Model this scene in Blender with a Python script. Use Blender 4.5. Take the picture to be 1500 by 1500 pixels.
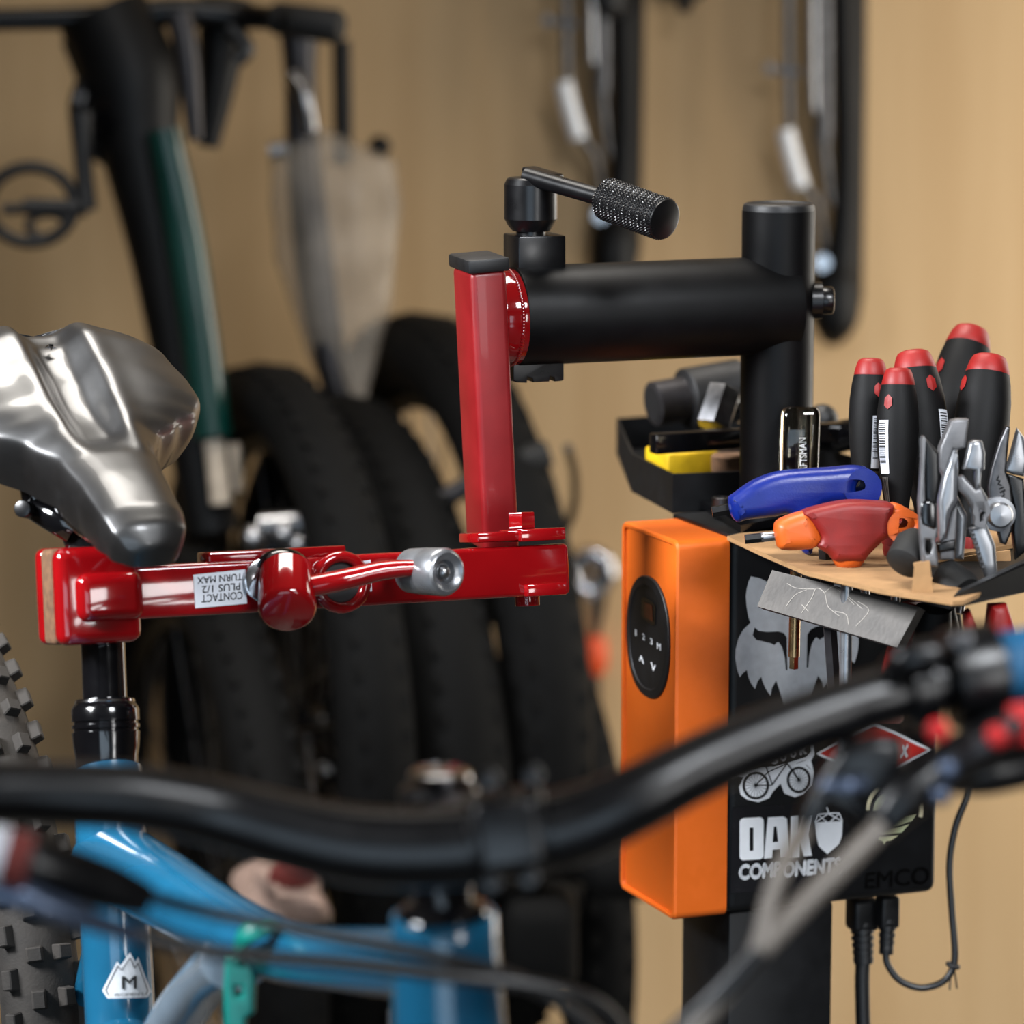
import bpy, bmesh, math, random
from mathutils import Vector as V, Matrix as Mx
from mathutils.geometry import tessellate_polygon
random.seed(7)
for o in list(bpy.data.objects):
    bpy.data.objects.remove(o)
sc = bpy.context.scene
COL = sc.collection

# ---------------------------------------------------------------- camera
PITCH = math.radians(9)
CAM = V((0, 0, 1.75))
FPX = 85 / 24 * 1500
cd = bpy.data.cameras.new('camera')
cam = bpy.data.objects.new('camera', cd)
COL.objects.link(cam)
cam.location = CAM
cam.rotation_euler = (math.pi / 2 - PITCH, 0, 0)
cd.lens = 85
cd.sensor_width = 24
cd.sensor_fit = 'HORIZONTAL'
cd.clip_start = .05
cd.dof.use_dof = True
cd.dof.focus_distance = 2.60
cd.dof.aperture_fstop = 2.75
sc.camera = cam

# ---------------------------------------------------------------- world, lamps, exposure
w = bpy.data.worlds.new('world')
sc.world = w
w.use_nodes = True
w.node_tree.nodes['Background'].inputs[0].default_value = (1.0, .9, .78, 1)
w.node_tree.nodes['Background'].inputs[1].default_value = .05
sc.view_settings.view_transform = 'Standard'
sc.view_settings.look = 'None'
sc.view_settings.gamma = 1
sc.view_settings.exposure = 0.0


def area(name, loc, target, sx, sy, power, col):
    l = bpy.data.lights.new(name, 'AREA')
    l.shape = 'RECTANGLE'
    l.size, l.size_y, l.energy, l.color = sx, sy, power, col
    o = bpy.data.objects.new(name, l)
    COL.objects.link(o)
    o.location = loc
    d = V(target) - V(loc)
    o.rotation_euler = d.to_track_quat('-Z', 'Y').to_euler()
    return o


# daylight: the open workshop door behind the camera, a tall window in the right wall by the back wall
area('door_daylight', (-.3, -1.6, 1.1), (-.05, 2.6, 1.15), 2.2, 2.1, 36, (.66, .83, 1.0))
area('window_daylight', (1.56, 3.86, 1.5), (0, 3.86, 1.5), .9, 1.7, 28, (1.0, .95, .86))
area('small_window_daylight', (1.57, -.08, 1.62), (.4, 1.45, 1.42), .85, .85, 26, (1.0, 1.0, 1.0))
# ceiling lamp over the clamp, two unseen lights added to brighten the stand
area('ceiling_lamp', (-.3, 3.1, 2.98), (-.3, 3.0, 0), 1.2, .6, 12, (1.0, .95, .88)).data.spread = math.radians(72)
area('added_stand_light', (.85, .75, 2.85), (.36, 2.6, 1.2), .7, .5, 7.5, (.93, .96, 1.0)).data.spread = math.radians(58)
area('added_stand_light', (-1.55, 1.7, 2.3), (.04, 2.62, 1.12), .7, .5, 14, (.93, .96, 1.0)).data.spread = math.radians(58)

# ---------------------------------------------------------------- photograph geometry helpers
FWD = V((0, math.cos(PITCH), -math.sin(PITCH)))
UP = V((0, math.sin(PITCH), math.cos(PITCH)))
RT = V((1, 0, 0))
Z = V((0, 0, 1))


def ray(x, y):
    return FWD + RT * ((x - 750) / FPX) + UP * ((750 - y) / FPX)


def P(x, y, d):
    return CAM + ray(x, y) * d


def onz(x, y, z):
    r = ray(x, y)
    return CAM + r * ((z - CAM.z) / r.z)


def onplane(x, y, p0, n):
    r = ray(x, y)
    return CAM + r * ((V(p0) - CAM).dot(n) / r.dot(n))


def onvert(X, Y, py):
    k = (750 - py) / FPX
    c, s = math.cos(PITCH), math.sin(PITCH)
    return CAM.z + Y * (k * c - s) / (c + k * s)


def pxs(n, d):
    return n * d / FPX


def frame(o, x, y, z):
    m = Mx.Identity(4)
    for i, a in enumerate((x, y, z)):
        a = V(a).normalized()
        m[0][i], m[1][i], m[2][i] = a
    m[0][3], m[1][3], m[2][3] = V(o)
    return m


def axes(d, hint=Z):
    d = V(d).normalized()
    h = V(hint)
    if abs(d.dot(h.normalized())) > .98:
        h = V((1, 0, 0)) if abs(d.x) < .9 else V((0, 1, 0))
    x = h.cross(d).normalized()
    return x, d.cross(x).normalized(), d


def catmull(pts, sub=6, closed=False):
    n = len(pts)
    out = []
    rng = range(n) if closed else range(n - 1)
    for i in rng:
        if closed:
            a, b, c, d = pts[(i - 1) % n], pts[i], pts[(i + 1) % n], pts[(i + 2) % n]
        else:
            a, b, c, d = pts[max(i - 1, 0)], pts[i], pts[i + 1], pts[min(i + 2, n - 1)]
        for k in range(sub):
            t = k / sub
            out.append(.5 * ((2 * b) + (c - a) * t + (2 * a - 5 * b + 4 * c - d) * t * t + (3 * b - a - 3 * c + d) * t ** 3))
    if not closed:
        out.append(pts[-1] * 1)
    return out


# ---------------------------------------------------------------- materials
def lin(c):
    return tuple((x / 255 / 12.92) if x / 255 <= .04045 else ((x / 255 + .055) / 1.055) ** 2.4 for x in c)


MATS = {}


def mat(name, rgb, rough=.5, metal=0.0, var=.12, vscale=60, bump=0.0, bscale=400, coat=0.0, spec=.5, rvar=.08, alpha=1.0, trans=0.0, rgb2=None, stretch=None, emit=0.0, anis=0.0):
    m = bpy.data.materials.new(name)
    m.use_nodes = True
    nt = m.node_tree
    b = nt.nodes['Principled BSDF']
    tc = nt.nodes.new('ShaderNodeTexCoord')
    src = tc.outputs['Object']
    if stretch:
        mp = nt.nodes.new('ShaderNodeMapping')
        mp.inputs['Scale'].default_value = stretch
        nt.links.new(src, mp.inputs[0])
        src = mp.outputs[0]
    nz = nt.nodes.new('ShaderNodeTexNoise')
    nz.inputs['Scale'].default_value = vscale
    nz.inputs['Detail'].default_value = 5
    nt.links.new(src, nz.inputs['Vector'])
    rp = nt.nodes.new('ShaderNodeValToRGB')
    c = lin(rgb)
    c2 = lin(rgb2) if rgb2 else tuple(x * (1 - 2 * var) for x in c)
    c1 = c if rgb2 else tuple(min(1, x * (1 + var)) for x in c)
    rp.color_ramp.elements[0].color = (*c2, 1)
    rp.color_ramp.elements[1].color = (*c1, 1)
    rp.color_ramp.elements[0].position = .3
    rp.color_ramp.elements[1].position = .7
    nt.links.new(nz.outputs['Fac'], rp.inputs[0])
    nt.links.new(rp.outputs[0], b.inputs['Base Color'])
    mr = nt.nodes.new('ShaderNodeMapRange')
    mr.inputs[3].default_value = max(.02, rough - rvar)
    mr.inputs[4].default_value = min(1, rough + rvar)
    nt.links.new(nz.outputs['Fac'], mr.inputs[0])
    nt.links.new(mr.outputs[0], b.inputs['Roughness'])
    b.inputs['Metallic'].default_value = metal
    b.inputs['Specular IOR Level'].default_value = spec
    b.inputs['Coat Weight'].default_value = coat
    b.inputs['Coat Roughness'].default_value = .06
    b.inputs['Alpha'].default_value = alpha
    b.inputs['Transmission Weight'].default_value = trans
    b.inputs['Anisotropic'].default_value = anis
    if emit:
        b.inputs['Emission Color'].default_value = (*c, 1)
        b.inputs['Emission Strength'].default_value = emit
    if bump:
        n2 = nt.nodes.new('ShaderNodeTexNoise')
        n2.inputs['Scale'].default_value = bscale
        n2.inputs['Detail'].default_value = 3
        nt.links.new(src, n2.inputs['Vector'])
        bp = nt.nodes.new('ShaderNodeBump')
        bp.inputs['Strength'].default_value = bump
        bp.inputs['Distance'].default_value = .001
        nt.links.new(n2.outputs['Fac'], bp.inputs['Height'])
        nt.links.new(bp.outputs[0], b.inputs['Normal'])
    MATS[name] = m
    return m


mat('ply', (216, 182, 136), .62, var=.05, vscale=2.4, stretch=(9, 9, .55), bump=.1, bscale=60, rgb2=(203, 167, 120))
mat('floor', (92, 90, 86), .55, var=.15, vscale=5)
mat('ceiling', (120, 112, 102), .9, var=.02)
mat('plaster', (74, 62, 50), .85, var=.05, vscale=8)
mat('black_tube', (7, 7, 8), .46, var=.1, vscale=40, bump=.05, bscale=900, spec=.17)
mat('black_anod', (10, 10, 12), .30, metal=.0, var=.1, vscale=80, spec=.45)
mat('black_plastic', (15, 15, 17), .5, var=.15, vscale=90, bump=.08, bscale=1500)
mat('black_sheet', (13, 14, 16), .45, var=.12, vscale=60, bump=.06, bscale=1500, spec=.3)
mat('black_gloss', (9, 9, 11), .12, var=.1, spec=.7)
mat('bar_black', (7, 7, 9), .3, var=.1, vscale=50, spec=.42)
mat('rubber', (16, 16, 16), .7, var=.2, vscale=70, bump=.15, bscale=700)
mat('tyre', (44, 40, 36), .8, var=.25, vscale=45, bump=.3, bscale=500)
mat('tyre_dark', (8, 8, 8), .8, var=.25, vscale=30, bump=.2, bscale=300, spec=.15)
mat('red_paint', (130, 8, 13), .09, var=.06, vscale=25, coat=.6, bump=.03, bscale=120, rvar=.02)
mat('red_tube', (122, 13, 18), .42, var=.08, vscale=30, coat=.08, bump=.05, bscale=300)
mat('pad', (104, 74, 50), .85, var=.2, vscale=200)
mat('orange', (218, 100, 27), .38, var=.02, vscale=120, bump=.1, bscale=1800)
mat('chrome', (205, 205, 208), .14, metal=1, var=.05, vscale=60)
mat('steel', (168, 168, 170), .3, metal=1, var=.12, vscale=90)
mat('steel_dark', (92, 92, 94), .38, metal=1, var=.2, vscale=90)
mat('brass', (170, 140, 100), .28, metal=1, var=.12, vscale=90)
mat('plier_grey', (112, 112, 114), .42, metal=.5, var=.15, vscale=80)
mat('saddle', (15, 14, 14), .39, var=.15, vscale=35, spec=1.0, coat=.35, bump=.05, bscale=900)
mat('bike_blue', (22, 88, 120), .22, var=.06, vscale=20, coat=.7)
mat('bike_grey', (112, 126, 138), .24, var=.08, vscale=20, coat=.6)
mat('grip_blue', (18, 92, 134), .6, var=.1, vscale=90, bump=.2, bscale=500)
mat('grip_red', (205, 30, 32), .55, var=.1)
mat('white_print', (238, 240, 244), .45, var=.03)
mat('silver_sticker', (205, 208, 212), .4, metal=.1, var=.06, vscale=120)
mat('label_white', (214, 217, 224), .5, var=.05, vscale=40)
mat('ink', (24, 24, 26), .55, var=.1)
mat('red_print', (205, 40, 32), .45, var=.05)
mat('cream', (226, 216, 180), .45, var=.04)
mat('pale_green', (188, 206, 160), .45, var=.08, vscale=60, rgb2=(216, 206, 168))
mat('sticker_black', (27, 27, 30), .25, var=.06, spec=.6)
mat('emboss', (6, 6, 7), .3, var=.05)
mat('cardboard', (158, 121, 80), .85, var=.07, vscale=120, bump=.2, bscale=700)
mat('blue_handle', (3, 28, 108), .33, var=.08, vscale=60, bump=.12, bscale=700)
mat('driver_black', (10, 10, 11), .6, var=.15, vscale=70, bump=.1, bscale=900, spec=.22)
mat('driver_red', (142, 20, 17), .5, var=.1, vscale=80, bump=.06, bscale=900)
mat('handle_red', (120, 17, 12), .5, var=.1, vscale=80, bump=.08, bscale=900)
mat('handle_orange', (196, 86, 22), .42, var=.08, vscale=60)
mat('yellow', (222, 180, 14), .55, var=.25, vscale=30)
mat('clear', (250, 240, 214), .05, trans=1.0, var=.01, rvar=.02)
mat('clear_core', (40, 38, 36), .25, metal=.4, var=.25, vscale=50)
mat('alu', (148, 150, 154), .3, metal=.75, var=.08, vscale=80)
mat('bar_grey', (80, 76, 72), .5, metal=.25, var=.2, vscale=60, bump=.12, bscale=300)
mat('scratch', (150, 144, 136), .5, metal=.3, var=.1)
mat('hose_grey', (118, 110, 102), .4, var=.1)
mat('hose_black', (18, 18, 20), .35, var=.1, spec=.6)
mat('lever_blue', (88, 100, 122), .3, metal=.6, var=.1)
mat('teal', (0, 116, 106), .4, var=.08)
mat('dark_green', (0, 52, 46), .3, var=.12, vscale=12, coat=.5)
mat('frame_black', (7, 7, 8), .5, var=.2, vscale=20, spec=.25)
mat('bag', (205, 192, 175), .3, alpha=.34, var=.25, vscale=14, bump=.9, bscale=30)
mat('bone', (190, 176, 158), .5, var=.12)
mat('tool_orange', (232, 84, 34), .5, var=.08)
mat('rag', (150, 126, 114), .9, var=.15, vscale=30, bump=.4, bscale=90)
mat('rag_red', (112, 44, 38), .9, var=.2, vscale=30)
mat('display', (60, 26, 14), .1, var=.3, vscale=200)
mat('gunmetal', (54, 52, 54), .36, metal=.5, var=.15)


# ---------------------------------------------------------------- geometry helpers
WM = {}


class G:
    """collects shapes in world space; o() links them as one mesh object"""

    def __init__(s):
        s.v, s.f = [], []

    def add(s, vs, fs, m=None):
        k = len(s.v)
        s.v += [(m @ V(p)) if m else V(p) for p in vs]
        s.f += [tuple(i + k for i in f) for f in fs]
        return s

    def box(s, m, size, bev=0.0, seg=2):
        bm = bmesh.new()
        bmesh.ops.create_cube(bm, size=1)
        for q in bm.verts:
            q.co = V((q.co.x * size[0], q.co.y * size[1], q.co.z * size[2]))
        if bev:
            bmesh.ops.bevel(bm, geom=bm.edges[:], offset=bev, segments=seg, profile=.5, affect='EDGES')
        bm.verts.index_update()
        s.add([q.co.copy() for q in bm.verts], [[q.index for q in f.verts] for f in bm.faces], m)
        bm.free()
        return s

    def lathe(s, p0, d, prof, n=28, ph=0.0):
        x, y, d = axes(d)
        p0 = V(p0)
        rings = []
        for h, r in prof:
            rings.append([p0 + d * h + (x * math.cos(2 * math.pi * i / n + ph) + y * math.sin(2 * math.pi * i / n + ph)) * max(r, 1e-5) for i in range(n)])
        return s.loft(rings, caps=(prof[0][1] > 1e-4, prof[-1][1] > 1e-4))

    def cyl(s, p0, p1, r0, r1=None, n=24, bev=0.0, ph=0.0):
        p0, p1 = V(p0), V(p1)
        r1 = r0 if r1 is None else r1
        L = (p1 - p0).length
        pr = [(0, r0), (L, r1)]
        if bev:
            pr = [(0, r0 - bev), (bev * .3, r0 - bev * .3), (bev, r0), (L - bev, r1), (L - bev * .3, r1 - bev * .3), (L, r1 - bev)]
        return s.lathe(p0, p1 - p0, pr, n, ph)

    def loft(s, rings, caps=(True, True), closed=True):
        k = len(s.v)
        n = len(rings[0])
        for r in rings:
            s.v += [V(p) for p in r]
        m = n if closed else n - 1
        for j in range(len(rings) - 1):
            for i in range(m):
                a, b = k + j * n + i, k + j * n + (i + 1) % n
                s.f.append((a, b, b + n, a + n))
        if caps[0]:
            s.f.append(tuple(k + i for i in range(n))[::-1])
        if caps[1]:
            q = k + (len(rings) - 1) * n
            s.f.append(tuple(q + i for i in range(n)))
        return s

    def tube(s, pts, r, n=14, sub=6, closed=False, flat=1.0, hint=Z, smooth=True):
        pts = [V(p) for p in pts]
        rs = list(r) if isinstance(r, (list, tuple)) else [r] * len(pts)
        if smooth:
            q = catmull([V((p.x, p.y, p.z, q_)) for p, q_ in zip(pts, rs)], sub, closed)
            pts, rs = [V((p.x, p.y, p.z)) for p in q], [p[3] for p in q]
        rings = []
        x = None
        N = len(pts)
        for i in range(N):
            a = pts[(i - 1) % N] if (closed or i) else pts[0]
            b = pts[(i + 1) % N] if (closed or i < N - 1) else pts[-1]
            d = (b - a).normalized()
            if x is None:
                x, y, _ = axes(d, hint)
            else:
                x = (x - d * x.dot(d)).normalized()
                y = d.cross(x)
            rings.append([pts[i] + (x * math.cos(2 * math.pi * t / n) + y * math.sin(2 * math.pi * t / n) * flat) * rs[i] for t in range(n)])
        if closed:
            rings.append(rings[0])
            return s.loft(rings, (False, False))
        return s.loft(rings)

    def ring(s, c, ax, R, r, n=32, m=12):
        x, y, d = axes(ax)
        c = V(c)
        return s.tube([c + (x * math.cos(2 * math.pi * i / n) + y * math.sin(2 * math.pi * i / n)) * R for i in range(n)], r, m, closed=True, smooth=False)

    def ball(s, c, r, n=16, sq=(1, 1, 1)):
        bm = bmesh.new()
        bmesh.ops.create_uvsphere(bm, u_segments=n, v_segments=max(6, n // 2), radius=1)
        bm.verts.index_update()
        c = V(c)
        s.add([c + V((q.co.x * sq[0], q.co.y * sq[1], q.co.z * sq[2])) * r for q in bm.verts], [[q.index for q in f.verts] for f in bm.faces])
        bm.free()
        return s

    def poly(s, loops):
        """flat filled polygon (first loop outer, others holes), 3-D points"""
        loops = [[V(p) for p in l] for l in loops]
        o0 = loops[0][0]
        nn = V((0, 0, 0))
        L = loops[0]
        for i in range(len(L)):
            nn += (L[i] - o0).cross(L[(i + 1) % len(L)] - o0)
        x, y, d = axes(nn)
        l2 = [[V(((p - o0).dot(x), (p - o0).dot(y), 0)) for p in l] for l in loops]
        tri = tessellate_polygon(l2)
        flat = [p for l in loops for p in l]
        return s.add(flat, [tuple(t) for t in tri])

    def prism(s, loop, off):
        loop = [V(p) for p in loop]
        off = V(off)
        return s.loft([loop, [p + off for p in loop]])

    def o(s, name, m, parent=None, smooth=40, kind=None, label=None):
        inv = WM[parent].inverted() if parent else Mx.Identity(4)
        me = bpy.data.meshes.new(name)
        me.from_pydata([tuple(inv @ p) for p in s.v], [], s.f)
        bm = bmesh.new()
        bm.from_mesh(me)
        bmesh.ops.remove_doubles(bm, verts=bm.verts[:], dist=1e-6)
        bmesh.ops.recalc_face_normals(bm, faces=bm.faces[:])
        bm.to_mesh(me)
        bm.free()
        me.validate()
        me.materials.append(MATS[m])
        if smooth:
            me.shade_smooth()
            me.set_sharp_from_angle(angle=math.radians(smooth))
        ob = bpy.data.objects.new(name, me)
        COL.objects.link(ob)
        if parent:
            ob.parent = parent
            WM[ob] = WM[parent]
        else:
            WM[ob] = Mx.Identity(4)
        if kind:
            ob['kind'] = kind
        if label:
            ob['label'] = label
        return ob


def plate2d(loops, thick, bev=0.0, res=3, sub=0):
    """loops of (x,y) -> bevelled extruded plate, centred on z=0 in its own plane"""
    cu = bpy.data.curves.new('t', 'CURVE')
    cu.dimensions = '2D'
    cu.fill_mode = 'BOTH'
    for l in loops:
        pts = [V((p[0], p[1], 0)) for p in l]
        if sub:
            pts = catmull(pts, sub, True)
        sp = cu.splines.new('POLY')
        sp.points.add(len(pts) - 1)
        for q, p in zip(sp.points, pts):
            q.co = (p.x, p.y, 0, 1)
        sp.use_cyclic_u = True
    cu.extrude = max(thick / 2 - bev, 1e-5)
    cu.bevel_depth = bev
    cu.bevel_resolution = res
    cu.offset = -bev
    ob = bpy.data.objects.new('t', cu)
    COL.objects.link(ob)
    dg = bpy.context.evaluated_depsgraph_get()
    me = ob.evaluated_get(dg).to_mesh()
    vs = [q.co.copy() for q in me.vertices]
    fs = [tuple(f.vertices) for f in me.polygons]
    bpy.data.objects.remove(ob)
    bpy.data.curves.remove(cu)
    return vs, fs


def pxplate(g, loops, p0, n, thick, bev=0.0, sub=0, back=True):
    """outline in photo pixels set on the plane (p0, n); the plate goes back from it (or is centred)"""
    n = V(n).normalized()
    ex = Z.cross(n).normalized()
    ey = n.cross(ex)
    p0 = V(p0)
    L2 = []
    for l in loops:
        L2.append([((q - p0).dot(ex), (q - p0).dot(ey)) for q in (onplane(x, y, p0, n) for x, y in l)])
    vs, fs = plate2d(L2, thick, bev, 3, sub)
    c = p0 - n * (thick / 2 if back else 0)
    g.add(vs, fs, frame(c, ex, ey, n))
    return g


TXT = {}


def textmesh(t, bold=0.0):
    if (t, bold) in TXT:
        return TXT[(t, bold)]
    cu = bpy.data.curves.new('t', 'FONT')
    cu.body = t
    cu.resolution_u = 4
    ob = bpy.data.objects.new('t', cu)
    COL.objects.link(ob)
    dg = bpy.context.evaluated_depsgraph_get()
    me = ob.evaluated_get(dg).to_mesh()
    vs = [q.co.copy() for q in me.vertices]
    fs = [tuple(f.vertices) for f in me.polygons]
    bpy.data.objects.remove(ob)
    bpy.data.curves.remove(cu)
    x0, x1 = min(p.x for p in vs), max(p.x for p in vs)
    y0, y1 = min(p.y for p in vs), max(p.y for p in vs)
    if bold:
        v0, f0 = vs, fs
        vs, fs = [], []
        for dx, dy in ((0, 0), (bold, 0), (-bold, 0), (0, bold), (0, -bold)):
            k = len(vs)
            vs = vs + [V((p.x + dx, p.y + dy, 0)) for p in v0]
            fs = fs + [tuple(i + k for i in f) for f in f0]
        x0, x1, y0, y1 = x0 - bold, x1 + bold, y0 - bold, y1 + bold
    TXT[(t, bold)] = ([((p.x - x0) / (x1 - x0), (p.y - y0) / (y1 - y0)) for p in vs], fs)
    return TXT[(t, bold)]


def text(g, t, bl, br, tl, tr=None, bold=0.0):
    vs, fs = textmesh(t, bold)
    bl, br, tl = V(bl), V(br), V(tl)
    tr = V(tr) if tr else br + tl - bl
    g.add([bl * (1 - a) * (1 - b) + br * a * (1 - b) + tl * (1 - a) * b + tr * a * b for a, b in vs], fs)
    return g


def thing(name, label, cat, loc=(0, 0, 0), group=None, kind=None, m=None):
    o = bpy.data.objects.new(name, None)
    o.empty_display_size = .02
    COL.objects.link(o)
    mm = m if m else Mx.Translation(V(loc))
    o.matrix_world = mm
    WM[o] = mm.copy()
    if kind:
        o['kind'] = kind
    else:
        o['label'] = label
        o['category'] = cat
    if group:
        o['group'] = group
    return o


def tag(o, label, cat, group=None):
    o['label'] = label
    o['category'] = cat
    if group:
        o['group'] = group
    return o


def zoomed(ox, oy, sc_):
    return lambda pts: [(ox + x / sc_, oy + y / sc_) for x, y in pts]

#@@ROOM
# ================================================================ the room
YW = 4.5


def slab(name, c, size, m):
    return G().box(Mx.Translation(V(c)), size).o(name, m, None, 0, 'structure')


slab('wall_back', (0, YW + .05, 1.5), (4.0, .1, 3.0), 'ply')
slab('floor', (0, 1.15, -.05), (4.0, 6.9, .1), 'floor')
slab('ceiling', (0, 1.15, 3.05), (4.0, 6.9, .1), 'ceiling')
slab('wall_left', (-1.95, 1.15, 1.5), (.1, 6.9, 3.0), 'plaster')
slab('wall_right', (1.65, 1.15, 1.5), (.1, 6.9, 3.0), 'plaster')


def W(x, y, off=0.0):
    return onplane(x, y, (0, YW - off, 0), V((0, -1, 0)))


# ---------------------------------------------------------------- wall racks behind the stand
def wall_rack(dx, dy, label, knob):
    q = lambda x, y, off: W(x + dx, y + dy, off)
    t = thing('wall_bike_rack', label, 'bike rack', q(1240, 300, .0), 'folded wall bike racks')
    g = G().tube([q(1232, -260, .035), q(1237, 60, .035), q(1240, 250, .035), q(1232, 400, .04), q(1226, 450, .045)], [.016, .016, .017, .023, .027], 14, flat=.9)
    g.tube([q(1225, 385, .03), q(1225, 425, .045), q(1222, 470, .05), q(1218, 497, .04)], [.024, .031, .029, .014], 16)
    g.o('spine', 'frame_black', t)
    G().tube([q(1255, -260, .008), q(1255, 60, .008), q(1250, 440, .008)], .012, 8).o('mounting_plate', 'frame_black', t)
    G().tube([q(1205, -260, .06), q(1206, 170, .06), q(1204, 200, .06), q(1215, 300, .05)], [.0115, .0115, .009, .005]).o('support_arm', 'steel_dark', t)
    G().tube([q(1190, -260, .075), q(1192, 120, .075), q(1196, 160, .075)], .005).o('rod', 'steel', t)
    G().tube([q(1152, -260, .08), q(1155, 190, .08), q(1166, 240, .075), q(1177, 272, .07), q(1196, 300, .06), q(1204, 350, .05), q(1206, 388, .04)], .006).o('hook_rod', 'steel_dark', t)
    G().tube([q(1150, 190, .088), q(1158, 225, .09), q(1172, 272, .085)], .0105).o('rod_glint', 'white_print', t)  # white strip imitating the bright reflection on the steel rod
    G().cyl(q(1120, 100, .08), q(1172, 106, .085), .005).cyl(q(1126, 92, .08), q(1126, 108, .08), .004).o('cross_clip', 'steel', t)
    G().cyl(q(1205, 385, .06), q(1203, 385, .03), .009).o('pivot_bolt', 'chrome', t)
    if knob:
        G().ball(q(1214, 68, .06), .026).o('pivot_cap', 'black_plastic', t)


wall_rack(0, 0, 'folded steel wall rack with black rounded foot, behind the stand post', False)
wall_rack(-325, -70, 'folded steel wall rack with black spine, above the knurled crank handle', True)
t = thing('wall_hook', 'dark hook at the top edge between the two wall racks', 'hook', W(1003, -30, 0))
G().cyl(W(1003, -30, 0), W(1003, -34, .06), .03, .026, bev=.004).o('hook_body', 'black_plastic', t)
G().tube([W(1003, -34, .05), W(1003, -10, .085), W(1003, 10, .09), W(1003, 2, .11)], .009).o('hook_arm', 'black_plastic', t)

# ---------------------------------------------------------------- tools hanging on the wall
t = thing('hanging_wrench', 'chrome ring wrench with an orange sleeve, hung left of the orange box', 'wrench', W(868, 960, .01))
g = G().ring(W(866, 838, .03), V((0, -1, .1)), .024, .009, 24, 10)
g.ring(W(866, 838, .03), V((0, -1, .1)), .010, .006, 20, 8)
g.tube([W(866, 872, .03), W(867, 905, .028), W(868, 930, .025)], [.02, .012, .009], flat=.5).o('wrench_head', 'chrome', t)
G().tube([W(886, 862, .03), W(880, 895, .028), W(872, 930, .025)], .005).o('hanging_loop', 'black_plastic', t)
G().lathe(W(868, 932, .025), W(871, 995, .025) - W(868, 932, .025), [(0, .012), (.008, .017), (.03, .018), (.044, .015), (.05, .009)], 18).o('sleeve', 'tool_orange', t)
G().tube([W(870, 990, .025), W(872, 1090, .022), W(868, 1210, .02)], .0075).o('shaft', 'gunmetal', t)
t = thing('hanging_cable', 'black looped cable with an orange end cap hanging on the wall', 'cable', W(800, 990, .02))
G().tube([W(755, 982, .03), W(790, 982, .03), W(822, 1000, .03), W(848, 1050, .03), W(858, 1110, .03), W(860, 1180, .03), W(850, 1250, .03)], .0085).o('cable', 'black_plastic', t)
G().lathe(W(742, 978, .03), W(778, 984, .03) - W(742, 978, .03), [(0, .008), (.004, .014), (.02, .016), (.03, .010)], 16).o('end_cap', 'tool_orange', t)
for x, y in ((781, 1022), (781, 1108)):
    G().cyl(W(x, y, 0), W(x, y, .03), .007, bev=.002).o('cable_clip', 'chrome', t)

# ---------------------------------------------------------------- bikes and wheels along the back wall
D = 3.9
t = thing('hanging_bicycle', 'dark green and black bicycle hanging on end at the upper left', 'bicycle', P(240, 400, D))
G().tube([P(-60, 30, D), P(120, 26, D), P(260, 18, D), P(360, 24, D), P(430, 30, D - .05)], [.012, .013, .016, .014, .012]).o('handlebar', 'bar_black', t)
G().lathe(P(400, 26, D - .03), P(520, 42, D - .06) - P(400, 26, D - .03), [(0, .015), (.005, .018), (.074, .0185), (.08, .014)], 18).o('grip', 'rubber', t)
g = G().tube([P(150, 20, D), P(190, 110, D), P(205, 215, D), P(240, 380, D), P(290, 640, D), P(310, 780, D)], [.05, .054, .044, .036, .033, .03])
g.tube([P(330, 0, D + .05), P(320, 110, D + .05), P(305, 215, D + .05)], [.03, .022, .012])
g.o('frame', 'frame_black', t)
G().tube([P(240, 190, D - .06), P(268, 330, D - .05), P(290, 470, D - .05), P(312, 640, D - .05)], [.018, .021, .021, .021]).o('top_tube', 'dark_green', t)
G().tube([P(262, 20, D - .09), P(275, 90, D - .09), P(286, 205, D - .08)], [.014, .013, .008]).o('highlight_streak', 'gunmetal', t)  # grey tube standing in for a highlight streak on the bike
G().tube([P(313, 645, D - .05), P(319, 690, D - .05), P(324, 738, D - .05)], .0115).tube([P(340, 650, D), P(345, 720, D)], .009).o('fork_leg', 'bone', t)
g = G()
for r in (.055, .046, .038):
    g.ring(P(175, 165, D + .01), V((.55, -.8, .1)), r, .006)
g.cyl(P(150, 170, D - .04), P(215, 160, D + .02), .018).o('chainring', 'black_gloss', t)
G().tube([P(118, 165, D - .05), P(122, 240, D - .05), P(128, 308, D - .05)], [.013, .010, .011]).o('crank_arm', 'black_plastic', t)
g = G().cyl(P(128, 305, D - .05), P(35, 302, D - .05), .009)
cp = P(45, 300, D - .05)
ex_, ey_ = RT, UP
g.tube([cp + RT * (.046 * math.cos(a)) + UP * (.04 * math.sin(a)) for a in [k * math.pi / 8 for k in range(16)]], .007, 10, closed=True)
g.tube([cp + RT * (.02 * math.cos(a) + .018) + UP * (.013 * math.sin(a) - .022) for a in [k * math.pi / 8 for k in range(16)]], .005, 10, closed=True)
g.cyl(cp + RT * .046, cp - RT * .03 - UP * .005, .006)
g.o('pedal', 'black_plastic', t)
G().tube([P(100, 60, D), P(122, 120, D), P(112, 165, D)], .008).o('cable', 'hose_black', t)
G().tube([P(345, 90, D), P(362, 70, D), P(335, 40, D)], .009).o('brake_lever', 'hose_black', t)


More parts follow.
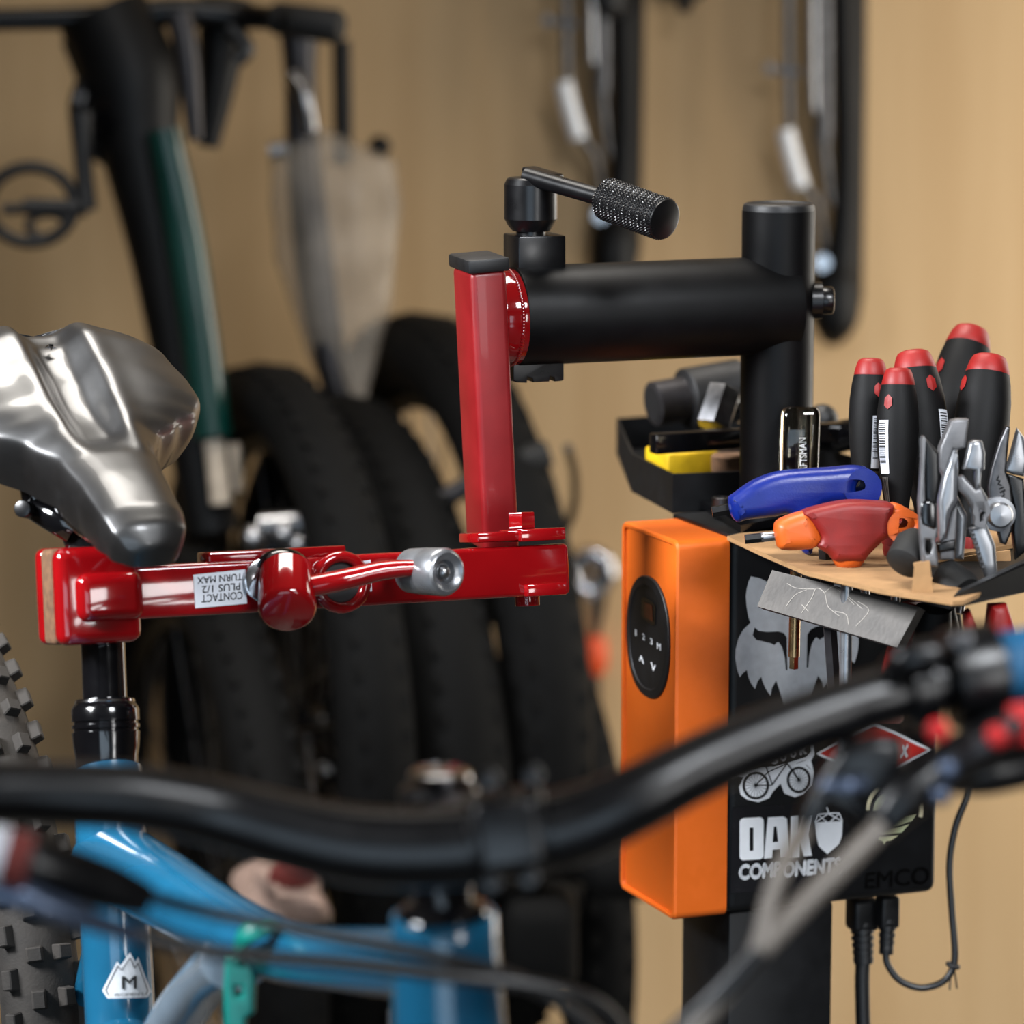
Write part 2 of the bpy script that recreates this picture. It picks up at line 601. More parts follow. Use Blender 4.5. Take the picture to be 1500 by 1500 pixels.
def wheel(px, py, d, yaw, R, label, part_of=None, r=.03, spokes=True):
    c = P(px, py, d)
    ax = V((math.cos(yaw), math.sin(yaw), 0))
    t = part_of or thing('bicycle_wheel', label, 'wheel', c - Z * R, 'wheels stored along the wall')
    g = G().ring(c, ax, R, r, 56, 14)
    for k in range(72):
        a = 2 * math.pi * k / 72
        x, y, _ = axes(ax)
        rad = x * math.cos(a) + y * math.sin(a)
        tn = rad.cross(ax)
        for s in (-.5, .5):
            o = rad * (r * .80) + ax * (r * s)
            g.box(frame(c + rad * R + o, tn, ax, rad), (.014, .012, .008))
    ty = g.o('tyre', 'tyre_dark', t)
    G().ring(c, ax, R - r - .006, .011, 56, 8).o('rim', 'frame_black', t)
    G().cyl(c - ax * .05, c + ax * .05, .02, bev=.004).o('hub', 'black_gloss', t)
    if spokes:
        g = G()
        x, y, _ = axes(ax)
        for k in range(28):
            a = 2 * math.pi * k / 28
            b = a + (.5 if k % 2 else -.5)
            s = .03 if (k // 2) % 2 else -.03
            g.cyl(c + ax * s + (x * math.cos(b) + y * math.sin(b)) * .02, c + (x * math.cos(a) + y * math.sin(a)) * (R - r - .01), .0012, n=5)
        g.o('spokes', 'steel_dark', t)
    return t


Y80 = math.radians
wheel(405, 1065, 3.97, Y80(20), .36, 'dark knobby wheel behind the seat post and red clamp jaw', r=.040)
wheel(628, 1015, 4.10, Y80(20), .385, 'dark knobby wheel directly behind the red square upright', r=.0465)
wheel(715, 1290, 4.19, Y80(20), .36, 'dark wheel low on the wall left of the orange box', r=.038)
wheel(285, 1330, 3.97, Y80(20), .365, 'dark wheel low behind the blue frame', r=.040)

D = 4.04
t = thing('wrapped_bicycle', 'bicycle with its fork wrapped in clear plastic, hung beside the green bike', 'bicycle', P(520, 900, D))
G().tube([P(438, 50, D), P(440, 120, D), P(446, 240, D), P(462, 400, D), P(482, 520, D), P(500, 590, D)], [.022, .018, .02, .022, .019, .016]).o('fork', 'gunmetal', t)
G().tube([P(428, 110, D - .03), P(446, 140, D - .04), P(456, 190, D - .03)], .008).cyl(P(395, 222, D), P(450, 215, D), .01).o('brake_bolt', 'steel', t)
G().tube([P(500, 60, D + .1), P(502, 200, D + .1), P(498, 240, D + .1)], .011).ball(P(556, 215, D + .1), .013).o('strap', 'frame_black', t)
rings = []
for y, x0, x1 in ((190, 425, 480), (235, 395, 575), (300, 398, 585), (380, 408, 582), (450, 425, 570), (520, 452, 552), (580, 480, 540), (600, 484, 536)):
    c, hw = P((x0 + x1) / 2, y, D), pxs((x1 - x0) / 2, D)
    rings.append([c + RT * hw * math.cos(a) * (1 + .07 * math.sin(5 * a + y * .03)) + FWD * hw * .5 * math.sin(a) * (1 + .1 * math.sin(7 * a + y)) for a in [k * math.pi / 14 for k in range(28)]])
G().loft(rings, (False, False)).o('plastic_wrap', 'bag', t)
G().lathe(P(514, 592, D), V((0, 0, -1)), [(0, .014), (.006, .03), (.018, .036), (.026, .034), (.03, .02)], 28).o('collar', 'bone', t)
wheel(520, 1130, D, Y80(20), .372, '', t, r=.05)
G().lathe(P(690, 702, D - .25), P(832, 654, D - .25) - P(690, 702, D - .25), [(0, .012), (.003, .0145), (.083, .0150), (.087, .012)], 18).o('grip', 'rubber', t)
G().tube([P(720, 692, D - .25), P(640, 735, D - .25), P(560, 768, D - .25), P(470, 788, D - .25), P(380, 800, D - .25)], [.011, .011, .013, .0155, .0155]).o('handlebar', 'gunmetal', t)
g = G()
for x, y in ((372, 788), (418, 782), (462, 772), (480, 790), (440, 800)):
    g.ball(P(x, y, D - .29), .014, 12)
g.tube([P(380, 770, D - .28), P(470, 762, D - .28)], .012).o('stem_clamp', 'steel', t)
G().tube([P(832, 656, D - .2), P(842, 700, D - .1), P(835, 760, D), P(780, 860, D)], .005).o('cable', 'hose_black', t)

# folded rag and dark pannier low behind the frame
t = thing('rag', 'pale rag with a dull red corner lying behind the blue top tube', 'rag', P(420, 1345, 3.60))
g = G()
rings = []
c = P(415, 1310, 3.60)
for j in range(9):
    a = j / 8
    rr = .042 * math.sin(math.pi * (.08 + .84 * a)) ** .7
    rings.append([c + Z * (.08 * (a - .5)) + RT * (.02 * (.5 - a)) + (RT * math.cos(b) + V((0, 1, 0)) * math.sin(b)) * rr * (1 + .22 * math.sin(3 * b + j) + .12 * math.sin(7 * b)) for b in [k * math.pi / 12 for k in range(24)]])
g.loft(rings).o('cloth', 'rag', t)
G().tube([P(428, 1285, 3.57), P(432, 1262, 3.56), P(422, 1240, 3.57)], [.026, .022, .008], flat=.6).o('cloth_corner', 'rag_red', t)
t = thing('pannier_bag', 'black bag standing low against the wall left of the orange box', 'bag', P(800, 1480, 3.70))
g = G()
m_ = Mx.Translation(P(792, 1372, 3.70))
g.box(m_, (.075, .12, .10), .022, 3)
g.o('bag_body', 'tyre_dark', t)
G().tube([P(770, 1300, 3.67), P(790, 1262, 3.67), P(850, 1258, 3.67), P(900, 1275, 3.67), P(962, 1300, 3.67)], [.016, .02, .022, .03, .014]).o('bag_strap', 'tyre_dark', t)
#@@STAND
# ================================================================ the repair stand
PX, PY, PZ = P(1141, 300, 2.72)
A27 = math.radians(21.5)
U = V((math.cos(A27), math.sin(A27), 0))
Vv = V((math.sin(A27), -math.cos(A27), 0))
O0 = V((PX, PY, 0))


def B(u, v, z):
    return O0 + U * u + Vv * v + Z * z


cor = B(-.105, .052, 0)
ZB = onvert(cor.x, cor.y, 1350)
ZT = onvert(cor.x, cor.y, 793)
stand = thing('repair_stand', 'black electric bike repair stand with a red clamp arm and orange control box', 'repair stand', (PX, PY, 0))

# column and post
g = G().box(frame(B(-.012, 0, ZB / 2 + .01), U, -Vv, Z), (.088, .088, ZB - .02), .003)
g.o('column', 'black_sheet', stand)
G().box(frame(B(0, 0, .012), U, -Vv, Z), (.5, .42, .024), .004).o('base_plate', 'black_sheet', stand)
RP = pxs(54, 2.72)
post = G().cyl((PX, PY, ZT - .05), (PX, PY, PZ - .004), RP, n=48).o('post', 'black_tube', stand)
G().lathe((PX, PY, PZ - .012), Z, [(0, RP * .97), (.002, RP * .985), (.010, RP * .985), (.0125, RP * .95), (.0135, RP * .88), (.012, RP * .8), (.0125, 0)], 48).o('post_cap', 'black_plastic', stand)
# horizontal tube
zR = onvert(PX, PY, 447)
tR = V((PX, PY, zR))
tL = P(750, 463, 2.665)
ax = (tR - tL).normalized()
RT_ = pxs(73.5, 2.66)
G().lathe(tL, ax, [(0, RT_ * .93), (.0015, RT_ * .99), (.003, RT_), ((tR - tL).length + .004, RT_), ((tR - tL).length + .008, RT_ * .985)], 64).o('cross_tube', 'black_tube', stand)
# set screw on the far side of the post
sp = onplane(1200, 440, (PX, PY, 0), V((0, -1, 0)))
g = G().cyl(sp, sp + RT * .011, .0105, bev=.002, n=20).cyl(sp - RT * .006, sp + RT * .002, .014, n=20)
g.o('set_screw', 'black_anod', stand)
# square blocks above and below the tube's left end
YA = math.radians(18)
e1 = V((math.cos(YA), math.sin(YA), 0))
e2 = V((-math.sin(YA), math.cos(YA), 0))
cb = P(783, 362, 2.665)
G().box(frame(cb + V((0, .008, -.006)), e1, e2, Z), (pxs(74, 2.63), pxs(74, 2.63), pxs(60, 2.63)), .0012).o('upper_block', 'black_anod', stand)
cb2 = P(790, 536, 2.68)
g = G()
pxplate(g, [[(752, 520), (826, 518), (826, 556), (823, 558), (813, 559), (812, 553), (806, 551), (805, 559), (781, 560), (780, 554), (773, 552), (772, 561), (756, 560), (752, 556)]], cb2 - V((0, .012, 0)), V((.3, -.95, 0)), .036, .0006)
g.o('lower_block', 'black_anod', stand)
# crank hub, rod, knurled grip
hc = P(778, 342, 2.665)
hz = pxs(92, 2.63) / math.cos(PITCH)
RH = pxs(40, 2.63)
G().lathe(hc - Z * .006, Z, [(0, RH * .55), (.008, RH * .55), (.008, RH * .7), (.012, RH * .86), (.017, RH), (hz - .004, RH), (hz, RH * .9), (hz + .001, RH * .82), (hz + .001, 0)], 48).o('crank_hub', 'black_anod', stand, 25)
htop = hc + Z * (hz - .006)
r0 = P(772, 258, 2.65)
r1 = P(888, 291, 2.60)
r2 = P(975, 322, 2.56)
G().tube([r0, r0 * .6 + r1 * .4, r1 + (r1 - r0) * .1], [.0065, .0065, .0065], 20).o('crank_rod', 'black_anod', stand)
g = G().box(frame(P(795, 254, 2.655), (r1 - r0), Z.cross(r1 - r0), Z), (.030, .015, .005), .002).o('crank_clip', 'black_anod', stand)
d = (r2 - r1)
L = d.length
d.normalize()
xa, ya, _ = axes(d)
RG = pxs(32, 2.54)
nk, nl = 168, 96
g = G()
rings = []
for j in range(nl + 1):
    h = L * j / nl
    rr = []
    for i in range(nk):
        a = 2 * math.pi * i / nk
        k1 = abs(((i * 42 / nk + j * 20 / nl) % 1) - .5) * 2
        k2 = abs(((i * 42 / nk - j * 20 / nl) % 1) - .5) * 2
        e = .0009 * min(k1, k2) * 1.6
        if j < 2 or j > nl - 4:
            e = -.0015 if j in (0, nl) else 0
        rr.append(r1 + d * h + (xa * math.cos(a) + ya * math.sin(a)) * (RG - .0008 + e))
    rings.append(rr)
g.loft(rings).o('knurled_grip', 'black_anod', stand, smooth=25)

# red square upright with black cap
vt, vb = P(702, 392, 2.625), P(722, 800, 2.665)
vz = (vt - vb).normalized()
vx = (e1 - vz * e1.dot(vz)).normalized()
vy = vz.cross(vx)
SW, SD = .0275, .046
Lz = (vt - vb).length
g = G().box(frame((vt + vb) / 2, vx, vy, vz), (SW, SD, Lz), .0045, 4)
up_ = g.o('red_upright', 'red_tube', stand)
g = G()
for s in (-1, 1):
    for q in (-.0085, -.0055):
        pass
c0 = (vt + vb) / 2 - vx * (SW / 2) - vy * (SD / 2)
G().box(frame(vt + vz * .004, vx, vy, vz), (SW + .004, SD + .004, .010), .002, 2).o('upright_cap', 'black_plastic', stand)
bs = P(738, 465, 2.662)
G().lathe(bs - ax * .012, ax, [(0, RT_ * .90), (.006, RT_ * .91), (.010, RT_ * .96), (.0215, RT_ * .96), (.0225, RT_ * .9)], 48).o('red_boss', 'red_paint', stand)
g = G()
nb = 90
xb, yb, _ = axes(ax)
for k in range(nb):
    a = 2 * math.pi * k / nb
    g.ball(bs + ax * .0035 + (xb * math.cos(a) + yb * math.sin(a)) * RT_ * .93, .0022, 8)
g.o('weld_bead', 'red_paint', stand, kind='stuff')

# red clamp arm
aL, aR = P(118, 872, 2.475), P(823, 833, 2.615)
ad = (aR - aL).normalized()
ROLL = math.radians(9)
side0 = Z.cross(ad).normalized()
up0 = ad.cross(side0).normalized()
side = (side0 * math.cos(ROLL) + up0 * math.sin(ROLL) * -1).normalized()
aup = ad.cross(side).normalized()
AN = side if side.y < 0 else -side      # front face normal, towards the camera
AH, AD = .0365, .030


def arm(x, y, off=0.0):
    """photo pixel on the arm's front face, off metres in front of it"""
    return onplane(x, y, (aL + aR) / 2 + AN * (AD / 2 + off), AN)


Lr = (aR - aL).length
am = frame((aL + aR) / 2, ad, -AN, aup)
clamp = G().box(am, (Lr, AD, AH), .0035, 3).o('clamp_arm', 'red_paint', stand)
# raised strip on top
s0, s1 = arm(306, 806), arm(508, 796)
G().box(frame((aL + aR) / 2 + ad * (((s0 + s1) / 2 - (aL + aR) / 2).dot(ad)) + aup * (AH / 2 + .003), ad, -AN, aup), ((s1 - s0).length, AD * .9, .0075), .0015).o('top_strip', 'red_paint', clamp)
# jaw block
jc = arm(145, 872)
JW, JH = pxs(128, 2.47), pxs(143, 2.47)
def jaw(off, th, name, m, grow=0.0, bev=.007, par=clamp, dx=0.0):
    mm = frame(jc + AN * off + ad * dx, ad, -AN, aup)
    G().box(mm, (JW + grow, th, JH + grow), min(bev, th * .45), 4).o(name, m, par)
jaw(-.006, .018, 'front_jaw', 'red_paint', 0, .008)
jaw(-.027, .024, 'jaw_pad', 'pad', -.001, .004)
jaw(-.047, .016, 'rear_jaw', 'red_paint', 0, .006)
G().box(frame(jc + AN * .003 + ad * .006 - aup * .001, ad, -AN, aup), (pxs(100, 2.47), .018, pxs(72, 2.47)), .008, 5).o('jaw_boss', 'red_paint', clamp)
# hinge
for (x0, y0, x1, y1, dz) in ((758, 786, 824, 780, 0), (768, 866, 826, 861, 0)):
    a_, b_ = arm(x0, y0), arm(x1, y1)
    G().box(frame((a_ + b_) / 2 - AN * .014, ad, -AN, aup), ((b_ - a_).length, .040, .0088), .0012).o('hinge_plate', 'red_paint', stand)
G().box(frame(arm(735, 786) - AN * .016, ad, -AN, aup), (pxs(80, 2.6), .036, .007), .0015).o('base_flange', 'red_paint', stand)
g = G().box(frame(arm(735, 866) - AN * .016, ad, -AN, aup), (pxs(66, 2.6), .030, .004), .001)
g.o('gusset', 'red_paint', stand)
hn = arm(777, 762) - AN * .016
G().cyl(hn - aup * .006, hn + aup * .006, .0105, n=6, bev=.001).o('hinge_nut', 'red_paint', stand)
hn2 = arm(785, 879) - AN * .016
G().cyl(hn2 - aup * .0045, hn2 + aup * .005, .009, n=20, bev=.001).o('hinge_bolt', 'red_paint', stand)
# eye ring, washers, hub, lever, chrome knob
rc = arm(500, 853, .004)
g = G().ring(rc, AN, pxs(38, 2.5), .0042, 36, 10)
eye = g.o('eye_ring', 'red_paint', clamp)
G().cyl(rc - AN * .003, rc - AN * .001, pxs(37, 2.5), n=32).o('eye_recess', 'ink', clamp)
wc = arm(412, 845, .0)
ld = (AN * .86 - ad * .18 - aup * .35).normalized()
G().lathe(wc - ld * .002, ld, [(0, .0165), (.0015, .0215), (.005, .0225), (.008, .0215), (.009, .014)], 36).o('washer', 'black_gloss', clamp)
w2 = arm(388, 850, .002)
G().cyl(w2, w2 + AN * .004, .016, bev=.001, n=30).o('lock_washer', 'chrome', clamp)
h0 = arm(420, 838, .010)
h1 = arm(421, 897, .040)
hub = G().lathe(h0, h1 - h0, [(0, .0165), (.0015, .019), ((h1 - h0).length - .005, .020), ((h1 - h0).length - .0015, .0187), ((h1 - h0).length, .0165), ((h1 - h0).length + .0006, 0)], 36).o('lever_hub', 'red_paint', clamp)
lv = [arm(440, 862, .028), arm(500, 850, .036), arm(560, 836, .040), arm(605, 832, .044)]
G().tube(lv, [.0085, .0082, .0075, .0065], 18, flat=.9).o('lever_rod', 'red_paint', clamp)
k0, k1 = arm(600, 836, .022), arm(656, 838, .062)
kd = (k1 - k0)
KL = kd.length
knob = G().lathe(k0, kd, [(0, .010), (.002, .0155), (KL * .45, .0165), (KL * .5, .0158), (KL * .55, .0165), (KL - .004, .0168), (KL - .001, .0155), (KL, .0135), (KL - .002, .0115), (KL - .003, .0085), (KL - .007, .0075), (KL - .007, 0)], 40).o('lever_knob', 'alu', clamp)
G().ball(k1 - kd.normalized() * .005, .005, 14).o('knob_screw', 'steel', clamp)


def decal(parent, name, m, loops, f, label=None):
    return G().poly([[f(x, y) for x, y in l] for l in loops]).o(name, m, parent, 0, label=label)


AF = lambda x, y: arm(x, y, .0006)
AF2 = lambda x, y: arm(x, y, .0009)
lab = decal(clamp, 'contact_label', 'label_white', [[(283, 842), (359, 834), (362, 884), (286, 891)]], AF)
def flip(t, xr, xl, y0, y1, sl=-.09, par=None, bold=.01, f=AF2):
    dy = (xr - xl) * sl
    G().__class__
    g = G()
    text(g, t, f(xr, y0 + dy), f(xl, y0), f(xr, y1 + dy), f(xl, y1), bold)
    g.o('label_text', 'ink', par, 0)
flip('TURN MAX', 355, 289, 845.5, 855.5, par=lab)
flip('PLUS 1/2', 352, 296, 858.5, 869, par=lab)
flip('CONTACT', 355.5, 295, 871.5, 883, par=lab)
lab2 = decal(clamp, 'warning_label', 'label_white', [[(524, 823), (543, 820), (545, 866), (486, 871), (484, 827)]], AF)
flip('WARNING', 541, 512, 826, 833, par=lab2)

# ---------------------------------------------------------------- orange control box and black case
def rrect(cx, cy, w_, h_, r, n=6):
    out = []
    for sx, sy, a0 in ((1, 1, 0), (-1, 1, 90), (-1, -1, 180), (1, -1, 270)):
        for k in range(n + 1):
            a = math.radians(a0 + 90 * k / n)
            out.append((cx + sx * (w_ / 2 - r) + r * math.cos(a), cy + sy * (h_ / 2 - r) + r * math.sin(a)))
    return out


HH = ZT - ZB
ZM = (ZT + ZB) / 2
def ring_at(u, inset, r):
    return [B(u, v, z) for v, z in rrect(0, ZM, .104 - 2 * inset, HH - 2 * inset, r)]
g = G().loft([ring_at(-.062, 0, .007), ring_at(-.103, 0, .007), ring_at(-.105, .0012, .006), ring_at(-.1052, .003, .005), ring_at(-.1045, .004, .0045), ring_at(-.1022, .0042, .0045)])
box = g.o('control_box', 'orange', stand, 30)
def FR(x, y, off=.0):
    return onplane(x, y, B(-.1022 - off, 0, 0), -U)
kc = FR(951, 933)
kv, kz = (kc - B(0, 0, 0)).dot(Vv), kc.z
def FK(v, z, off):
    return B(-.1022 - off, kv + v, kz + z)
KW, KH = .040, .0465
def oval(rv, rz, off, n=48, p=2.25):
    out = []
    for k in range(n):
        a = 2 * math.pi * k / n
        c, s = math.cos(a), math.sin(a)
        out.append(FK(rv * math.copysign(abs(c) ** (2 / p), c), rz * math.copysign(abs(s) ** (2 / p), s), off))
    return out
kp = G().loft([oval(KW, KH, -.001), oval(KW, KH, .0012), oval(KW * .98, KH * .985, .0020), oval(KW * .85, KH * .86, .0024), oval(KW * .835, KH * .845, .0016)]).o('keypad', 'black_plastic', box)
def kpoly(pts, off):
    return [FR(x, y, off) for x, y in pts]
KZ = zoomed(900, 820, 6.818)
ds = G()
dl = KZ([(268, 385), (300, 372), (385, 425), (410, 470), (405, 650), (375, 655), (300, 600), (265, 555)])
ds.poly([kpoly(dl, .0022)]).o('display_bezel', 'black_gloss', box, 0)
G().poly([kpoly(KZ([(285, 410), (375, 455), (385, 620), (300, 575)]), .0026)]).o('display', 'display', box, 0)
for t_, x0, y0, x1, y1, h in (('1', 206, 754, 220, 762, 62), ('2', 278, 792, 305, 808, 62), ('3', 354, 838, 382, 856, 62), ('M', 424, 890, 462, 908, 68)):
    q = KZ([(x0, y0), (x1, y1), (x0, y0 - h), (x1, y1 - h)])
    g = G()
    text(g, t_, *[FR(*p_, .0022) for p_ in q], bold=.03)
    g.o('key_symbol', 'white_print', box, 0)
for pts in ([(245, 1005), (264, 955), (270, 955), (297, 1038), (284, 1036), (266, 985), (256, 1010)], [(360, 1020), (373, 1022), (388, 1082), (402, 1050), (414, 1054), (392, 1108), (384, 1106)]):
    G().poly([kpoly(KZ(pts), .0022)]).o('key_arrow', 'white_print', box, 0)
# black case
g = G().box(frame(B(.0275, 0, ZM), U, -Vv, Z), (.179, .1032, HH - .001), .0075, 4)
case = g.o('case', 'black_sheet', stand, 30)
def SF(x, y, off=.0004):
    return onplane(x, y, B(0, .0516 + off, 0), Vv)
SF2 = lambda x, y: SF(x, y, .0008)
SF3 = lambda x, y: SF(x, y, .0012)
fz = zoomed(1060, 820, 6.25)
ho = [(250, 152), (228, 200), (212, 260), (203, 330), (210, 430), (225, 520), (245, 578), (180, 640), (135, 720), (110, 820), (106, 900), (122, 1000), (148, 1074), (175, 1040), (212, 1008), (225, 1070), (250, 1130), (287, 1184), (310, 1115), (344, 1070), (355, 1110), (385, 1180), (430, 1247), (440, 1180), (480, 1106), (505, 1175), (555, 1340), (610, 1460)]
ear = [(672, 420), (560, 400), (505, 330), (405, 205), (330, 168)]
mir = lambda l: [(1344 - x, y - .12 * (1344 - 2 * x)) for x, y in l]
foxo = ear + ho + [(672, 1500)] + mir(ho)[::-1] + mir(ear[1:])[::-1]
eye_ = [(285, 620), (320, 650), (400, 660), (500, 655), (550, 670), (578, 710), (584, 1010), (570, 1010), (560, 900), (535, 800), (505, 755), (490, 755), (465, 782), (430, 765), (350, 745), (300, 735), (265, 690)]
decal(case, 'animal_head_sticker', 'silver_sticker', [fz(foxo), fz(eye_), fz(mir(eye_))], SF)
# bicycle sticker
bz = zoomed(1050, 1050, 4.2857)
blob = [(60, 352), (100, 345), (120, 325), (165, 345), (300, 305), (360, 308), (430, 290), (560, 250), (590, 215), (585, 160), (605, 160), (612, 235), (592, 275), (612, 350), (602, 430), (545, 488), (490, 505), (425, 482), (400, 420), (352, 470), (330, 510), (262, 537), (190, 520), (150, 490), (138, 440), (165, 375), (120, 368), (100, 385), (58, 384)]
stk = decal(case, 'bicycle_sticker', 'white_print', [bz(blob)], SF)
def ell(cx, cy, rx, ry, n=28):
    return [(cx + rx * math.cos(2 * math.pi * k / n), cy + ry * math.sin(2 * math.pi * k / n)) for k in range(n)]
def stroke(x0, y0, x1, y1, w_):
    dx, dy = x1 - x0, y1 - y0
    l = math.hypot(dx, dy)
    nx, ny = -dy / l * w_ / 2, dx / l * w_ / 2
    return [(x0 + nx, y0 + ny), (x1 + nx, y1 + ny), (x1 - nx, y1 - ny), (x0 - nx, y0 - ny)]
g = G()
for cx, cy, rx, ry in ((245, 430, 84, 90), (515, 396, 76, 84)):
    g.poly([[SF2(*p) for p in bz(ell(cx, cy, rx, ry))], [SF2(*p) for p in bz(ell(cx, cy, rx - 16, ry - 16))]])
    g.poly([[SF2(*p) for p in bz(ell(cx, cy, 10, 10, 12))]])
    for k in range(18):
        a = 2 * math.pi * k / 18
        g.poly([[SF2(*p) for p in bz(stroke(cx, cy, cx + (rx - 10) * math.cos(a), cy + (ry - 10) * math.sin(a), 2.2))]])
for s_ in ((245, 430, 345, 430, 7), (245, 430, 320, 345, 7), (305, 300, 350, 430, 8), (350, 425, 440, 290, 8), (320, 345, 440, 290, 7), (440, 288, 515, 396, 9), (290, 308, 325, 305, 8), (560, 270, 500, 290, 3), (560, 300, 590, 330, 3)):
    g.poly([[SF2(*p) for p in bz(stroke(*s_))]])
g.o('bicycle_print', 'ink', stk, 0)
for t_, x0, y0, x1, y1, h in (('S', 345, 298, 385, 290, 62), ('O', 400, 280, 438, 272, 58), ('U', 462, 258, 500, 250, 62), ('R', 520, 240, 566, 232, 62)):
    q = bz([(x0, y0), (x1, y1), (x0 - 8, y0 - h), (x1 - 8, y1 - h)])
    g = G()
    text(g, t_, *[SF(*p) for p in q], bold=.06)
    g.o('sticker_letter', 'white_print', case, 0)
# red diamond sticker
dia = decal(case, 'diamond_sticker', 'white_print', [bz([(625, 228), (640, 215), (975, 35), (1000, 34), (1335, 198), (1348, 210), (1338, 222), (1000, 398), (975, 402), (640, 242)])], SF)
decal(dia, 'diamond_field', 'red_print', [bz([(648, 229), (988, 55), (1325, 210), (988, 380)])], SF2)
for t_, q in (('X', [(1138, 262), (1200, 258), (1158, 178), (1205, 170)]), ('I', [(770, 212), (785, 211), (770, 178), (785, 177)])):
    g = G()
    text(g, t_, *[SF3(*p) for p in bz(q)], bold=.09)
    g.o('diamond_letter', 'white_print', dia, 0)
# half circle sticker
g = G()
arc = lambda cx, cy, r, a0, a1, n=20: [(cx + r * math.cos(math.radians(a0 + (a1 - a0) * k / n)), cy - r * 1.08 * math.sin(math.radians(a0 + (a1 - a0) * k / n))) for k in range(n + 1)]
lg = decal(case, 'arc_sticker', 'cream', [bz(arc(1115, 590, 178, -12, 180) + arc(1115, 590, 152, -12, 180)[::-1])], SF)
decal(case, 'half_disc_sticker', 'pale_green', [bz(arc(1105, 592, 118, 3, 180))], SF)
for pts in ([(985, 640), (1100, 628), (1250, 608), (1225, 650), (1130, 680), (1020, 684)], [(1015, 700), (1130, 692), (1205, 672), (1160, 725), (1030, 734), (1008, 720)], [(1012, 745), (1025, 748), (1140, 742), (1090, 775), (1060, 778), (1050, 800), (1040, 778), (1010, 768)]):
    decal(case, 'stripe_sticker', 'pale_green', [bz(pts)], SF)
# OAK COMPONENTS sticker
oak = decal(case, 'dark_sticker', 'sticker_black', [bz([(98, 567), (832, 530), (830, 1058), (86, 1108)])], SF)
def rq(x0, y0, x1, y1, sl, r):
    return [(x, y + (x - x0) * sl) for x, y in rrect((x0 + x1) / 2, (y0 + y1) / 2, x1 - x0, y1 - y0, r, 4)]
for loops in ([rq(143, 638, 294, 902, -.055, 26), rq(206, 696, 230, 842, -.055, 3)],
              [[(320, 632), (418, 626), (440, 640), (462, 882), (404, 886), (400, 832), (352, 835), (348, 888), (296, 892)], [(358, 690), (374, 689), (386, 786), (351, 788)]],
              [[(466, 626), (516, 622), (517, 718), (546, 620), (597, 614), (571, 738), (597, 872), (545, 876), (516, 776), (516, 880), (466, 883)]]):
    decal(oak, 'sticker_letter', 'white_print', [bz(l) for l in loops], SF2)
decal(oak, 'acorn', 'white_print', [bz([(613, 662), (790, 655), (785, 750), (768, 800), (695, 863), (640, 812), (624, 750)])], SF2)
g = G()
for s_ in ((632, 610, 770, 603, 9), (632, 610, 614, 662, 9), (770, 603, 789, 655, 9), (614, 662, 700, 608, 8), (632, 612, 690, 660, 8), (700, 608, 789, 656, 8), (770, 606, 715, 658, 8), (688, 565, 704, 606, 10), (660, 635, 690, 658, 6)):
    g.poly([[SF2(*p) for p in bz(stroke(*s_))]])
g.o('acorn_cap', 'white_print', oak, 0)
g = G()
text(g, 'COMPONENTS', *[SF2(*p) for p in bz([(136, 1028), (783, 986), (140, 926), (788, 882)])], bold=.05)
g.o('sticker_text', 'white_print', oak, 0)
g = G()
text(g, 'EMCO', *[SF2(*p) for p in ((1266, 1303), (1362, 1295), (1267, 1278), (1362, 1268))], bold=.03)
g.o('case_lettering', 'emboss', case, 0)

# ---------------------------------------------------------------- trays on top of the case
top = G().box(frame(B(.0275, 0, ZT + .001), U, -Vv, Z), (.179, .104, .004), .0008).o('top_plate', 'black_sheet', stand)
def tray_pt(x, y, dz=0.0):
    return onz(x, y, ZT + dz)
TH = pxs(57, 2.85)
outl = [tray_pt(985, 752), tray_pt(925, 720), tray_pt(903, 664), B(.125, -.40, ZT), B(.117, -.055, ZT)]
th = .0018
g = G()
cen = sum(outl, V((0, 0, 0))) / len(outl)
inn = [p + (cen - p).normalized() * .003 for p in outl]
n_ = len(outl)
H = Z * TH
for i in range(n_):
    j = (i + 1) % n_
    g.add([outl[i], outl[j], outl[j] + H, outl[i] + H, inn[i], inn[j], inn[j] + H, inn[i] + H], [(0, 1, 2, 3), (5, 4, 7, 6), (3, 2, 6, 7), (0, 4, 5, 1)])
g.poly([[p + Z * .001 for p in outl]])
g.poly([[p + Z * .003 for p in inn]])
g.o('rear_tray', 'black_sheet', stand, 20)
# front plate carrying the cardboard
fp = [B(-.062, .052, ZT - .003), tray_pt(1180, 846, -.003), tray_pt(1393, 892, -.003), tray_pt(1500, 868, -.003), tray_pt(1640, 800, -.003), B(.117, .052, ZT - .003)]
G().prism(fp, Z * .0025).o('front_tray', 'black_sheet', stand)
# black side wing of the front tray
wq = [tray_pt(1392, 884), tray_pt(1398, 872, .004), tray_pt(1505, 822, .018), tray_pt(1640, 770, .03), tray_pt(1640, 815, 0), tray_pt(1500, 868, -.002)]
G().prism(wq, V((.004, .010, .002))).o('tray_wing', 'black_sheet', stand)
